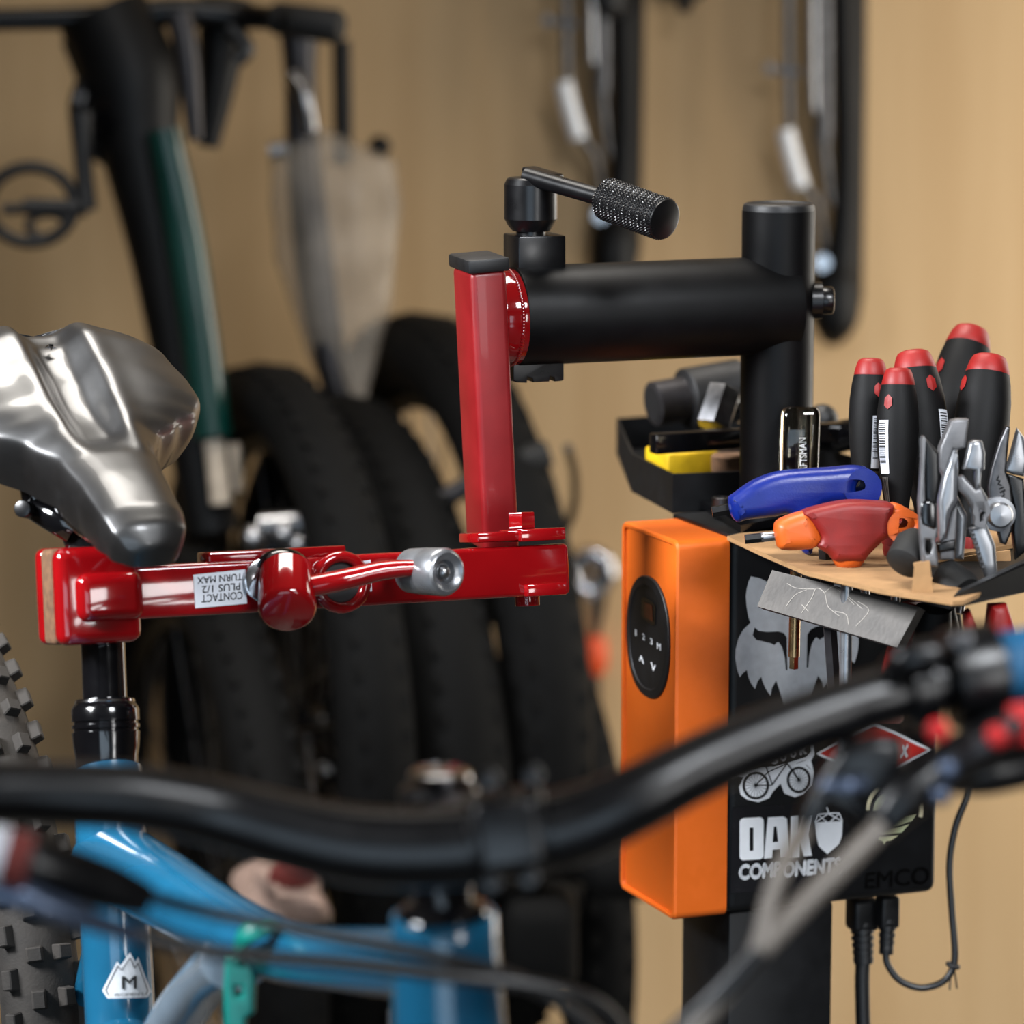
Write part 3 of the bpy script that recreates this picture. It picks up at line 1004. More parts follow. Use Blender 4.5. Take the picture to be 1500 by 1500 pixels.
#@@TOOLS
# ================================================================ tools on the stand
NC = V((0.05, -1, .06)).normalized()          # roughly towards the camera
cbp = [(1065, 791), (1120, 817), (1180, 843), (1290, 870), (1395, 887), (1412, 886), (1437, 874), (1405, 868), (1370, 855), (1335, 832), (1420, 815), (1500, 800), (1460, 765), (1300, 745), (1150, 772)]
cbl = [tray_pt(x, y, .0) for x, y in cbp]
tag(G().prism(cbl, Z * .003).o('cardboard_sheet', 'cardboard', None, 20), 'brown cardboard sheet covering the front tool tray', 'cardboard')
tt = thing('cardboard_tab', 'folded brown cardboard tab standing up beside the pliers', 'cardboard', tray_pt(1345, 868, .003))
q0 = tray_pt(1346, 868, .003)
G().prism([onplane(x, y, q0, NC) for x, y in ((1336, 868), (1340, 826), (1362, 822), (1367, 868), (1356, 874))], V((.0, .002, 0))).o('tab_front', 'cardboard', tt)
G().prism([onplane(x, y, q0, NC) for x, y in ((1340, 826), (1362, 822))] + [onplane(x, y, q0 + V((0, .02, 0)), NC) for x, y in ((1358, 820), (1338, 824))], V((.0, 0, -.002))).o('tab_top', 'cardboard', tt)
# strip of cardboard behind the pliers
q0 = tray_pt(1440, 815, .003)
tag(G().prism([onplane(x, y, q0, NC) for x, y in ((1395, 818), (1480, 806), (1484, 860), (1420, 868))], V((0, .003, 0))).o('cardboard_strip', 'cardboard', None, 20), 'brown cardboard strip upright behind the pliers', 'cardboard')

# grey scratched bar under the tray edge
q0 = tray_pt(1240, 862, -.02)
a_, b_, c_ = P(1131, 835, 2.60), P(1346, 889, 2.505), P(1109, 888, 2.598)
q0 = a_
nb_ = (b_ - a_).cross(c_ - a_).normalized()
if nb_.y > 0:
    nb_ = -nb_
mb = thing('magnetic_bar', 'grey scratched flat bar hanging tilted under the cardboard edge', 'bar', q0)
g = G()
fl = [onplane(x, y, q0, nb_) for x, y in ((1131, 835), (1346, 889), (1314, 948), (1109, 888))]
g.prism(fl, -nb_ * .008)
bar_ = g.o('bar', 'bar_grey', mb, 20)
g = G()
bzz = zoomed(1040, 600, 4.1667)
for l in ([(465, 1200), (520, 1130), (590, 1100)], [(560, 1240), (620, 1150), (650, 1090), (700, 1120), (720, 1200), (790, 1260)], [(700, 1115), (760, 1080), (830, 1130), (930, 1215)], [(760, 1230), (830, 1250), (845, 1310)], [(890, 1320), (970, 1225), (900, 1170)], [(470, 1060), (530, 1090), (640, 1095)], [(560, 1190), (600, 1230)], [(780, 1100), (850, 1160), (880, 1190)]):
    pts = catmull([V((x, y, 0)) for x, y in bzz(l)], 4)
    for a, b in zip(pts[:-1], pts[1:]):
        g.poly([[onplane(x, y, q0 + nb_ * .0003, nb_) for x, y in stroke(a.x, a.y, b.x, b.y, .8)]])
g.o('scratches', 'scratch', mb, 0, kind='stuff')

# ---------------------------------------------------------------- blue and red L-handle hex drivers
def rod(t, name, m, x0, y0, x1, y1, d0, d1, r, n=12):
    return G().cyl(P(x0, y0, d0), P(x1, y1, d1), r, n=n).o(name, m, t)

z4 = zoomed(1040, 600, 4.1667)
fb = tray_pt(1197, 812, .003)
bp = fb + V((0, 0, 0))
t = thing('hex_driver', 'blue plastic loop-handled hex driver lying across the tray', 'hex driver', fb)
g = G()
pxplate(g, [z4([(112, 545), (150, 508), (260, 432), (400, 380), (560, 362), (720, 352), (880, 339), (960, 360), (1004, 420), (1004, 490), (960, 545), (850, 572), (700, 592), (640, 700), (620, 870), (560, 860), (540, 740), (480, 640), (380, 652), (220, 668), (165, 684), (128, 640)]), z4([(885, 475), (900, 438), (930, 428), (955, 455), (950, 492), (918, 512), (890, 500)])], bp, NC, .026, .009, sub=3, back=False)
g.o('handle', 'blue_handle', t)
dd = (bp - CAM).dot(FWD)
rod(t, 'hex_tip', 'black_anod', 1043, 750, 1075, 744, dd, dd, .0042, 6)
rod(t, 'hex_shaft', 'gunmetal', 1208, 805, 1222, 1010, dd - .02, dd - .0, .0052, 6)
fr_ = tray_pt(1243, 829, .003)
t = thing('hex_driver', 'red and orange loop-handled hex driver standing on the cardboard', 'hex driver', fr_)
rd = (fr_ - CAM).dot(FWD)
g = G()
pxplate(g, [z4([(560, 622), (700, 578), (850, 553), (1000, 558), (1115, 578), (1085, 690), (1085, 760), (1040, 800), (960, 880), (920, 918), (760, 918), (720, 880), (640, 825), (665, 770), (605, 680)])], fr_, NC, .027, .006, sub=3, back=False)
g.o('handle', 'handle_red', t)
g = G()
pxplate(g, [z4([(392, 715), (425, 668), (560, 620), (615, 640), (675, 770), (650, 825), (600, 847), (435, 852), (402, 800)])], fr_, NC, .0262, .0085, sub=3, back=False)
g.o('handle_nose', 'handle_orange', t)
g = G()
pxplate(g, [z4([(1095, 572), (1180, 588), (1242, 640), (1251, 690), (1222, 750), (1160, 772), (1075, 765), (1078, 690)]), z4([(1122, 715), (1140, 675), (1180, 660), (1215, 685), (1205, 715), (1150, 742)])], fr_, NC, .024, .007, sub=3, back=False)
g.o('handle_loop', 'handle_orange', t)
g = G()
ft = P(1243, 818, rd)
g.lathe(ft, -Z, [(0, pxs(24, rd)), (.002, pxs(23, rd)), (.005, pxs(19, rd)), (.007, pxs(12, rd))], 24).o('handle_foot', 'handle_orange', t)
G().cyl(P(1091, 790, rd), P(1118, 787, rd), .0036, n=6).o('hex_tip', 'black_anod', t)
G().cyl(P(1115, 787.3, rd), P(1142, 784.5, rd), .0034, n=16).o('hex_collar', 'steel', t)
rod(t, 'hex_shaft', 'alu', 1241, 815, 1236, 1130, rd, rd + .01, .0043, 12)
# brass coloured hex key end below the bar
t = thing('hex_key', 'brass-coloured hex key hanging below the grey bar', 'hex key', P(1162, 978, 2.62))
G().cyl(P(1167, 800, 2.62), P(1163, 962, 2.63), .0042, n=16).o('shaft', 'brass', t)
G().cyl(P(1163, 960, 2.63), P(1162.5, 979, 2.632), .0036, n=6).o('hex_end', 'brass', t)

# red collar of a driver behind the red handle
t = thing('driver_sleeve', 'dark red ribbed sleeve standing behind the orange loop handle', 'sleeve', tray_pt(1314, 814, .003))
sd = (tray_pt(1314, 814, .003) - CAM).dot(FWD)
g = G().lathe(P(1314, 813, sd), Z, [(0, .0095), (.004, .0105), (.008, .0102), (.0085, .0112), (.013, .0112), (.0135, .0102), (.022, .0112), (.026, .0095)], 24)
g.o('sleeve', 'handle_red', t)

# ---------------------------------------------------------------- red-capped screwdrivers
def screwdriver(label, xt, yt, xb, yb, base, wpx, Lpx, emb, bar, ddx=0.0):
    """top pixel, bottom pixel of the handle; stands in the tray at pixel base"""
    p0 = tray_pt(*base, .003)
    d0 = (p0 - CAM).dot(FWD)
    bot, topp = P(xb, yb, d0 + .0), P(xt, yt, d0 + ddx)
    dr = (topp - bot).normalized()
    Lh = (topp - bot).length
    r = pxs(wpx / 2, d0)
    t = thing('screwdriver', label, 'screwdriver', p0, 'red-capped screwdrivers in the tray')
    prof = [(0, .5), (.04, .56), (.12, .56), (.2, .62), (.32, .78), (.48, .94), (.62, 1.0), (.74, .97), (.84, .88), (.895, .79)]
    G().lathe(bot, dr, [(h * Lh, q * r) for h, q in prof], 32).o('handle', 'driver_black', t)
    G().lathe(bot, dr, [(h * Lh, q * r) for h, q in ((.893, .79), (.90, .795), (.93, .74), (.965, .66), (.985, .58), (.996, .42), (1.0, 0))], 32).o('cap', 'driver_red', t)
    G().lathe(bot - dr * .022, dr, [(0, r * .34), (.003, r * .5), (.010, r * .46), (.014, r * .52), (.023, r * .5)], 24).o('collar', 'driver_red', t)
    G().cyl(bot - dr * .02, bot - dr * .055, .0035, n=12).o('shaft', 'steel', t)
    # emblem and label wrap on the surface that faces the camera
    toc = (CAM - bot)
    toc = (toc - dr * toc.dot(dr)).normalized()
    sd_ = dr.cross(toc).normalized()
    def surf(h, a, lift=.0003):
        rr = None
        for (h0, q0), (h1, q1) in zip(prof[:-1], prof[1:]):
            if h0 <= h <= h1:
                rr = (q0 + (q1 - q0) * (h - h0) / (h1 - h0)) * r
        rr = (rr or r * .79) + lift
        return bot + dr * (h * Lh) + (toc * math.cos(a) + sd_ * math.sin(a)) * rr
    if emb is not None:
        ha, hh = emb
        g = G()
        rim = [surf(hh + .045 * math.sin(k * math.pi / 3 + math.pi / 6), ha + .24 * math.cos(k * math.pi / 3 + math.pi / 6), .0008) for k in range(6)]
        g.add(rim + [surf(hh, ha, .0011)], [(k, (k + 1) % 6, 6) for k in range(6)])
        g.o('emblem', 'driver_red', t, 0)
    if bar is not None:
        a0, a1, h0, h1 = bar
        def strip(x0, x1, y0, y1, lift):
            n = 10
            gg = G()
            vs, fs = [], []
            for j in range(n + 1):
                for i in range(5):
                    vs.append(surf(y0 + (y1 - y0) * j / n, x0 + (x1 - x0) * i / 4, lift))
            for j in range(n):
                for i in range(4):
                    k = j * 5 + i
                    fs.append((k, k + 1, k + 6, k + 5))
            return gg.add(vs, fs)
        lb = strip(a0, a1, h0, h1, .0005).o('barcode_label', 'label_white', t, 0)
        rr_ = random.Random(int(xt))
        h = h0 + (h1 - h0) * .18
        g = G()
        while h < h1 - .012:
            wv = rr_.choice((.003, .005, .008))
            s_ = strip(a0 + (a1 - a0) * .08, a1 - (a1 - a0) * .25, h, h + wv, .0008)
            g.add(s_.v, s_.f)
            h += wv + rr_.choice((.004, .006, .009))
        g.o('barcode_lines', 'ink', lb, 0, kind='stuff')
        s_ = G()
        for q in range(5):
            k = strip(a0 + (a1 - a0) * (.1 + .16 * q), a0 + (a1 - a0) * (.18 + .16 * q), h0 - .2, h0 - .02, .0005)
            s_.add(k.v, k.f)
        s_.o('small_print', 'scratch', t, 0, kind='stuff')


screwdriver('slim red-capped screwdriver, leftmost in the tray, barcode label down its side', 1276, 524, 1270, 762, (1268, 790), 62, 240, (.42, .80), (.15, .75, .32, .64))
screwdriver('large red-capped screwdriver with side barcode, between the slim pair and the pliers', 1337, 513, 1368, 790, (1372, 800), 80, 280, (.62, .80), (.75, 1.35, .42, .66), .02)
screwdriver('tallest red-capped screwdriver, leaning right at the back of the tray', 1424, 480, 1360, 760, (1350, 775), 86, 280, (-.95, .74), (-1.4, -1.0, .5, .66), .05)
screwdriver('thick red-capped screwdriver, rightmost in the tray behind the pliers', 1450, 519, 1418, 790, (1412, 800), 82, 270, (-1.1, .82), None, .02)
screwdriver('slim red-capped screwdriver in front, barcode label on its left edge', 1316, 538, 1313, 782, (1313, 808), 62, 240, (-.5, .79), (-1.05, -.45, .36, .68))

# clear-handled screwdriver
p0 = tray_pt(1170, 778, .003)
d0 = (p0 - CAM).dot(FWD)
b0, b1 = P(1169, 700, d0), P(1172, 596, d0)
dr = (b1 - b0).normalized()
Lh = (b1 - b0).length
t = thing('clear_screwdriver', 'clear amber-tinted square screwdriver handle beside the black post', 'screwdriver', p0)
r = pxs(30, d0)
rings = []
xq, yq, _ = axes(dr)
xq = RT
yq = dr.cross(xq).normalized()
for h, q in ((0, .96), (.02, 1), (.86, 1), (.94, .96), (.985, .85), (1, .62)):
    rings.append([b0 + dr * (h * Lh) + xq * (x * q) + yq * (y * q) for x, y in rrect(0, 0, 2 * r * .95, 2 * r * .95, r * .4, 5)])
hd = G().loft(rings).o('handle', 'clear', t)
G().cyl(b0 - dr * .05 + RT * r * .2, b0 + dr * (Lh * .93) + RT * r * .2, r * .38, n=16).o('steel_core', 'clear_core', t)
g = G()
pq = lambda x, y: onplane(x, y, b0 - V((0, r * .99, 0)), V((0, -1, 0)))
text(g, 'CRAFTSMAN', pq(1183, 706), pq(1180.5, 641), pq(1172.5, 706), pq(1170.5, 641), .01)
g.o('handle_text', 'white_print', t, 0)

# small black insert with sockets under the blue handle
t = thing('bit_holder', 'small black bit holder plate under the blue handle tip', 'bit holder', tray_pt(1085, 770, .003))
g = G().prism([tray_pt(x, y, .003) for x, y in ((1026, 744), (1085, 781), (1150, 768), (1090, 733))], Z * .006)
g.o('plate', 'black_gloss', t, 20)
s0 = tray_pt(1056, 748, .009)
G().lathe(s0, Z, [(0, .007), (.010, .007), (.0105, .0062), (.0105, .0045), (.004, .0045), (.004, 0)], 20).o('socket', 'steel_dark', t)

# ---------------------------------------------------------------- contents of the rear tray
ZR = ZT + .004
t = thing('socket_tube', 'black and grey stepped socket tube lying in the rear tray', 'socket', P(1010, 590, 2.98))
da, db, dc = P(956, 592, 2.97), P(1002, 585, 2.98), P(1082, 570, 3.0)
ad_ = (dc - da).normalized()
G().lathe(da, ad_, [(0, .0165), (.001, .0185), ((db - da).length + .01, .0185)], 28).o('thin_end', 'gunmetal', t)
G().lathe(da - ad_ * .0004, ad_, [(0, .0145), (.012, .0145), (.012, 0)], 28).o('bore', 'ink', t)
G().lathe(db, ad_, [(0, .023), (.002, .0255), ((dc - db).length, .0255)], 28).o('thick_end', 'black_plastic', t)
t = thing('hammer', 'small grey steel hammer head leaning in the rear tray', 'hammer', P(1060, 620, 2.9))
h0, h1 = P(1062, 570, 2.89), P(1044, 626, 2.88)
g = G().cyl(h0, h1, .0145, n=6, bev=.002)
g.o('head', 'steel_dark', t)
G().cyl(P(1058, 596, 2.9), P(1130, 588, 2.95), .008, n=16).o('shaft', 'black_gloss', t)
t = thing('pry_bar', 'long black square-ended bar resting across the rear tray', 'bar', P(1100, 650, 2.86))
c0, c1 = P(955, 650, 2.815), P(1262, 630, 2.90)
cm = (c1 - c0).normalized()
G().box(frame((c0 + c1) / 2, cm, cm.cross(Z) * -1, Z), ((c1 - c0).length, .012, pxs(30, 2.85)), .002, 2).o('bar', 'black_gloss', t)
G().tube([P(1190, 640, 2.9), P(1225, 640, 2.9), P(1265, 632, 2.88)], [.012, .013, .012], 16).o('bar_sleeve', 'black_gloss', t)
G().ball(P(1205, 615, 2.95), .013).o('bar_knob', 'black_plastic', t)
t = thing('yellow_block', 'yellow plastic block lying in the rear tray', 'block', P(990, 690, 2.87))
yb0 = P(1000, 684, 2.90)
ye = V((.94, .34, 0)).normalized()
G().box(frame(yb0, ye, Z.cross(ye), Z), (.046, .05, .03), .003).o('block', 'yellow', t)
t = thing('plastic_cap', 'brown plastic cap in the rear tray behind the post foot', 'cap', P(1068, 690, 2.87))
G().lathe(P(1070, 690, 2.87), Z, [(0, .015), (.012, .0155), (.014, .013), (.014, 0)], 20).o('cap', 'pad', t)

# ---------------------------------------------------------------- pliers
z5 = zoomed(1300, 560, 3.70)
def PL(t, name, m, pts, p0, n=NC, thick=.01, bev=.002, sub=0, holes=(), back=False):
    g = G()
    pxplate(g, [z5(pts)] + [z5(h) for h in holes], p0, n, thick, bev, sub, back)
    return g.o(name, m, t)

q1 = tray_pt(1362, 862, .003)
t = thing('needle_nose_pliers', 'needle-nose pliers with a black slim jaw, nearest the orange loop handle', 'pliers', q1)
PL(t, 'jaw', 'plier_grey', [(186, 290), (196, 290), (198, 470), (200, 640), (262, 660), (270, 800), (255, 860), (272, 960), (268, 1000), (185, 990), (172, 830), (165, 640), (175, 500)], q1, thick=.010, holes=([(205, 850), (228, 850), (238, 880), (230, 925), (212, 930), (200, 900)],))
PL(t, 'jaw_face', 'black_anod', [(196, 295), (275, 380), (278, 520), (262, 660), (200, 640), (198, 470)], q1 + V((0, .004, 0)), thick=.009)
PL(t, 'pivot_recess', 'black_gloss', [(178, 655), (195, 640), (250, 640), (262, 670), (265, 785), (250, 800), (185, 770), (176, 720)], q1 - V((0, .003, 0)), thick=.006, bev=.002)
G().lathe(P(1322, 830, (q1 - CAM).dot(FWD) + .01), V((.45, .6, .55)), [(0, .009), (.003, .0135), (.02, .0145), (.027, .011), (.029, 0)], 22).o('grip_end', 'rubber', t)
G().tube([P(1330, 892, 2.56), P(1322, 930, 2.58), P(1306, 1000, 2.6)], [.008, .009, .009], flat=.7).o('grip', 'driver_red', t)
q2 = tray_pt(1385, 850, .003)
t = thing('side_cutters', 'grey diagonal cutters with long angled jaws, second pliers from the left', 'pliers', q2)
PL(t, 'jaw', 'plier_grey', [(340, 205), (375, 196), (433, 196), (415, 350), (372, 365), (350, 360), (300, 510), (272, 450), (278, 350)], q2, thick=.014)
PL(t, 'lower_jaw', 'alu', [(352, 362), (376, 360), (384, 440), (376, 640), (340, 700), (310, 840), (275, 870), (270, 640), (300, 500)], q2 - V((0, .004, 0)), thick=.012, bev=.004)
PL(t, 'handle_root', 'plier_grey', [(375, 640), (365, 850), (358, 960), (275, 960), (270, 860), (310, 840), (340, 700)], q2, thick=.012)
PL(t, 'handle_band', 'black_anod', [(262, 870), (362, 845), (366, 905), (268, 920)], q2 - V((0, .003, 0)), thick=.012)
dq = (q2 - CAM).dot(FWD)
G().lathe(P(1382, 838, dq - .0), V((.5, -.75, -.42)), [(0, .008), (.003, .0115), (.02, .0135), (.026, .0115), (.028, 0)], 28).o('grip_end', 'rubber', t)
G().tube([P(1372, 892, 2.53), P(1366, 930, 2.54), P(1354, 1010, 2.56)], [.011, .0135, .013], flat=.75).o('grip', 'driver_black', t)
q3 = tray_pt(1425, 850, .003)
t = thing('slip_joint_pliers', 'silver slip-joint pliers with toothed handle, in the middle of the pliers', 'pliers', q3)
PL(t, 'jaw', 'alu', [(440, 325), (465, 312), (508, 314), (524, 380), (522, 470), (505, 480), (498, 560), (470, 580), (468, 478), (405, 470)], q3 - V((0, .005, 0)), thick=.012, bev=.003)
PL(t, 'lower_jaw', 'plier_grey', [(375, 510), (405, 500), (470, 575), (500, 560), (535, 620), (548, 700), (535, 760), (505, 770), (490, 785), (468, 770), (462, 690), (420, 620), (380, 580)], q3 - V((0, .004, 0)), thick=.014, bev=.003, holes=([(482, 665), (515, 662), (524, 695), (505, 720), (500, 760), (488, 755), (490, 715), (478, 695)],))
PL(t, 'handle', 'alu', [(500, 760), (535, 770), (580, 880), (592, 1020), (575, 1068), (535, 1075), (500, 980), (470, 880), (440, 790), (470, 780)], q3 - V((0, .002, 0)), thick=.010, bev=.003)
PL(t, 'second_handle', 'alu', [(372, 600), (400, 660), (430, 720), (425, 800), (410, 960), (362, 955), (370, 780)], q3 + V((0, .006, 0)), thick=.010, bev=.004)
for k in range(9):
    x, y = 438 + k * 8, 790 + k * 26
    PL(t, 'tooth', 'steel_dark', [(x, y), (x + 26, y + 2), (x + 26, y + 9), (x, y + 8)], q3 - V((0, .0075, 0)), thick=.003, bev=.0005)
q4 = tray_pt(1470, 838, .003)
t = thing('cable_cutters', 'dark grey cutters with a domed pivot bolt at the right of the tray', 'pliers', q4)
PL(t, 'jaw', 'steel_dark', [(600, 330), (640, 235), (662, 240), (650, 360), (640, 480), (668, 560), (680, 680), (672, 800), (640, 880), (610, 870), (585, 780), (548, 690), (540, 560), (560, 460)], q4, thick=.008)
PL(t, 'blade', 'alu', [(700, 245), (740, 300), (760, 420), (740, 510), (680, 500), (625, 480), (650, 430)], q4 + V((0, .006, 0)), thick=.008, bev=.003)
PL(t, 'blade_joint', 'black_anod', [(640, 490), (735, 520), (760, 900), (690, 960), (672, 800), (680, 680)], q4 + V((0, .005, 0)), thick=.010)
bc = onplane(1300 + 605 / 3.75, 560 + 722 / 3.75, q4 - V((0, .004, 0)), NC)
G().lathe(bc, NC, [(-.002, .0125), (.004, .012), (.0045, .0092), (.011, .009), (.013, .0075), (.0136, 0)], 28).o('pivot_bolt', 'alu', t)
g = G()
f_ = lambda x, y: onplane(1300 + x / 3.75, 560 + y / 3.75, q4 - V((0, .0048, 0)), NC)
text(g, 'wiha', f_(592, 520), f_(640, 672), f_(622, 505), f_(668, 660), .01)
g.o('engraving', 'ink', t, 0)
dq = (q4 - CAM).dot(FWD)
PLR = [(545, 1200), (640, 1195), (685, 1330), (690, 1420), (520, 1400)]
PL(t, 'grip', 'driver_red', PLR, tray_pt(1450, 885, -.01), thick=.022, bev=.007)
PL(t, 'second_grip', 'driver_red', [(410, 1250), (440, 1225), (470, 1300), (495, 1390), (440, 1390), (415, 1320)], tray_pt(1420, 892, -.01), thick=.02, bev=.005)
t = thing('red_wrench', 'red handle with black print hanging behind the end of the grey bar', 'tool', P(1300, 1000, 2.62))
G().prism([P(x, y, d_) for x, y, d_ in ((1318, 885, 2.6), (1350, 880, 2.62), (1340, 960, 2.62), (1318, 1060, 2.62), (1278, 1060, 2.6), (1292, 970, 2.6))], V((.004, .012, 0))).o('handle', 'driver_red', t)
g = G()
for k in range(4):
    a, b = P(1325 - k * 7, 900 + k * 32, 2.596), P(1331 - k * 7, 918 + k * 32, 2.597)
    g.cyl(a, b, .0022, n=6)
g.o('printed_marks', 'ink', t, kind='stuff')
t = thing('black_handle', 'black hanging plier handle below the cardboard corner', 'tool', P(1360, 1000, 2.6))
G().tube([P(1368, 890, 2.57), P(1372, 940, 2.58), P(1362, 1010, 2.6)], [.016, .018, .016], flat=.7).o('grip', 'driver_black', t)
G().tube([P(1392, 912, 2.6), P(1393, 950, 2.6), P(1391, 985, 2.6)], .0018, 8).o('wire', 'brass', t)
# ---------------------------------------------------------------- power cords
t = thing('power_cord', 'thick black power cord plugged under the case', 'power cord', P(1263, 1500, 2.84))
pd = 2.835
G().box(frame(P(1263, 1338, pd), U, -Vv, Z), (.022, .020, .026), .004, 3).o('plug', 'black_plastic', t)
a0, a1 = P(1263, 1350, pd), P(1265, 1412, pd)
prof = []
Lq = (a1 - a0).length
for k in range(6):
    prof += [(Lq * k / 6, .0095 - k * .0003), (Lq * (k + .6) / 6, .0095 - k * .0003), (Lq * (k + .62) / 6, .0075), (Lq * (k + .95) / 6, .0075)]
G().lathe(a0, a1 - a0, prof, 20).o('strain_relief', 'black_plastic', t)
G().tube([P(1264, 1405, pd), P(1263, 1450, pd), P(1268, 1560, pd), P(1290, 1750, pd), P(1310, 2300, pd), V((.36, 2.62, .008)), V((.75, 2.75, .007)), V((1.3, 3.2, .007))], .0058).o('cord', 'black_plastic', t)
t = thing('signal_cable', 'thin black cable looping up beside the case with a cable tie', 'cable', P(1398, 1445, 2.83))
pd = 2.82
G().box(frame(P(1300, 1335, pd), U, -Vv, Z), (.016, .014, .026), .003, 3).o('plug', 'black_plastic', t)
a0, a1 = P(1300, 1346, pd), P(1298, 1398, pd)
Lq = (a1 - a0).length
prof = []
for k in range(5):
    prof += [(Lq * k / 5, .0072 - k * .0004), (Lq * (k + .55) / 5, .0072 - k * .0004), (Lq * (k + .6) / 5, .0055), (Lq * (k + .95) / 5, .0055)]
G().lathe(a0, a1 - a0, prof, 18).o('strain_relief', 'black_plastic', t)
G().tube([P(1298, 1392, pd), P(1300, 1412, pd), P(1318, 1436, pd), P(1348, 1447, pd), P(1378, 1440, pd), P(1394, 1422, pd), P(1399, 1395, pd), P(1394, 1330, pd), P(1391, 1265, pd), P(1400, 1210, pd), P(1418, 1160, pd), P(1424, 1100, pd + .01), P(1420, 1020, pd + .0), P(1408, 940, pd - .04), P(1402, 896, pd - .08)], .0027, 12).o('cable', 'hose_black', t)
G().ring(P(1396, 1414, pd), V((.3, 0, 1)), .0042, .0018, 16, 8).cyl(P(1393, 1420, pd), P(1391, 1450, pd), .0007, n=5).cyl(P(1398, 1420, pd), P(1402, 1448, pd), .0007, n=5).o('cable_tie', 'black_plastic', t)
#@@BIKE
# ================================================================ the bike in the clamp
SP0 = P(151, 935, 2.45)
bike = thing('mountain_bike', 'blue mountain bike with a black saddle held in the red clamp', 'bicycle', P(330, 2400, 2.5))
# seat post
pa, pb = P(148, 860, 2.500), P(155, 1050, 2.490)
G().cyl(pa, pb, pxs(32.5, 2.495), n=40).o('seat_post', 'black_gloss', bike)
ca, cb_ = P(154, 1022, 2.492), P(158, 1150, 2.487)
dv = cb_ - ca
Lc = dv.length
rr = pxs(50, 2.490)
G().lathe(ca, dv, [(0, rr * .70), (.001, rr * .86), (.004, rr * .9), (.0045, rr * .93), (.008, rr), (.016, rr), (.0165, rr * .95), (.018, rr * .95), (.0185, rr), (.021, rr), (.0215, rr * .95), (.023, rr * .95), (.0235, rr), (.034, rr * .97), (.040, rr * .92), (Lc, rr * .92)], 48).o('dropper_collar', 'black_gloss', bike, 50)
G().ring(ca + dv.normalized() * .003, dv, rr * .82, .0018, 40, 8).o('seal_ring', 'chrome', bike)
# frame: seat tube, curved top tube, brace, head tube, down tube, stays
st0, st1 = P(160, 1165, 2.485), P(186, 1620, 2.455)
frm_g = G()
rs = pxs(52, 2.485)
frm_g.tube([P(158, 1130, 2.487), st0, P(176, 1480, 2.475), st1, P(225, 2250, 2.465)], [rs * .96, rs, rs, rs, rs], 32)
frm_g.tube([P(165, 1262, 2.485), P(235, 1300, 2.38), P(310, 1345, 2.30), P(400, 1388, 2.21), P(500, 1405, 2.11), P(640, 1412, 1.97)], [.030, .027, .0235, .0215, .0205, .022], 28, flat=.92)
hd0, hd1 = P(650, 1336, 1.95), P(664, 1620, 1.97)
rh = pxs(80, 1.95)
frm_g.lathe(hd0, hd1 - hd0, [(0, rh * .93), (.001, rh * .97), (.012, rh * .98), (.03, rh), ((hd1 - hd0).length, rh * 1.1)], 40)
frm_g.tube([P(660, 1560, 1.98), P(560, 1800, 2.1), P(300, 2250, 2.445)], .028, 20)
frm_g.tube([P(160, 1300, 2.515), P(60, 1800, 2.75), P(40, 2100, 2.85)], .010, 12)
frm = frm_g.o('frame', 'bike_blue', bike, 50)
G().tube([P(345, 1405, 2.25), P(300, 1440, 2.31), P(262, 1490, 2.36), P(215, 1580, 2.455)], [.0235, .019, .019, .02], 22, flat=.85).o('frame_brace', 'bike_grey', bike)
G().tube([P(215, 1296, 2.362), P(238, 1306, 2.348), P(262, 1318, 2.325), P(284, 1332, 2.30)], [.006, .0085, .0085, .004], 14, flat=.5).o('tube_highlight', 'bike_grey', bike)  # pale strip imitating a highlight on the top tube
# badge and lettering on the seat tube
axis_d = (st1 - st0).normalized()
def STUBE(x, y, lift=.0005):
    r_ = ray(x, y)
    dd_ = r_ - axis_d * r_.dot(axis_d)
    oo = (CAM - st0)
    oo = oo - axis_d * oo.dot(axis_d)
    a, b, c = dd_.dot(dd_), 2 * dd_.dot(oo), oo.dot(oo) - (rs + lift) ** 2
    k = b * b - 4 * a * c
    return CAM + r_ * ((-b - math.sqrt(max(k, 0))) / (2 * a))
zb5 = zoomed(0, 1180, 3.5714)
def curved(loop, lift, name, m, par):
    pts = [V((x, y, 0)) for x, y in zb5(loop)]
    g = G()
    tri = tessellate_polygon([pts])
    bm = bmesh.new()
    vs = [bm.verts.new(p) for p in pts]
    for t3 in tri:
        try:
            bm.faces.new([vs[i] for i in t3])
        except ValueError:
            pass
    for _ in range(3):
        bmesh.ops.subdivide_edges(bm, edges=[e for e in bm.edges if e.calc_length() > 3], cuts=1)
        bmesh.ops.triangulate(bm, faces=bm.faces[:])
    bm.verts.index_update()
    g.add([STUBE(q.co.x, q.co.y, lift) for q in bm.verts], [[q.index for q in f.verts] for f in bm.faces])
    bm.free()
    return g.o(name, m, par, 0)
bdg = curved([(535, 967), (612, 816), (630, 836), (680, 768), (708, 818), (722, 792), (790, 972), (770, 1005), (562, 1010)], .0006, 'size_badge', 'silver_sticker', bike)
for k, (a, b) in enumerate((((552, 965), (616, 838)), ((616, 838), (634, 862)), ((634, 862), (682, 798)), ((682, 798), (706, 850)), ((706, 850), (722, 824)), ((722, 824), (774, 970)), ((774, 970), (762, 990)), ((552, 965), (568, 992)))):
    curved(stroke(a[0], a[1], b[0], b[1], 4.5), .0010, 'badge_line', 'ink', bdg)
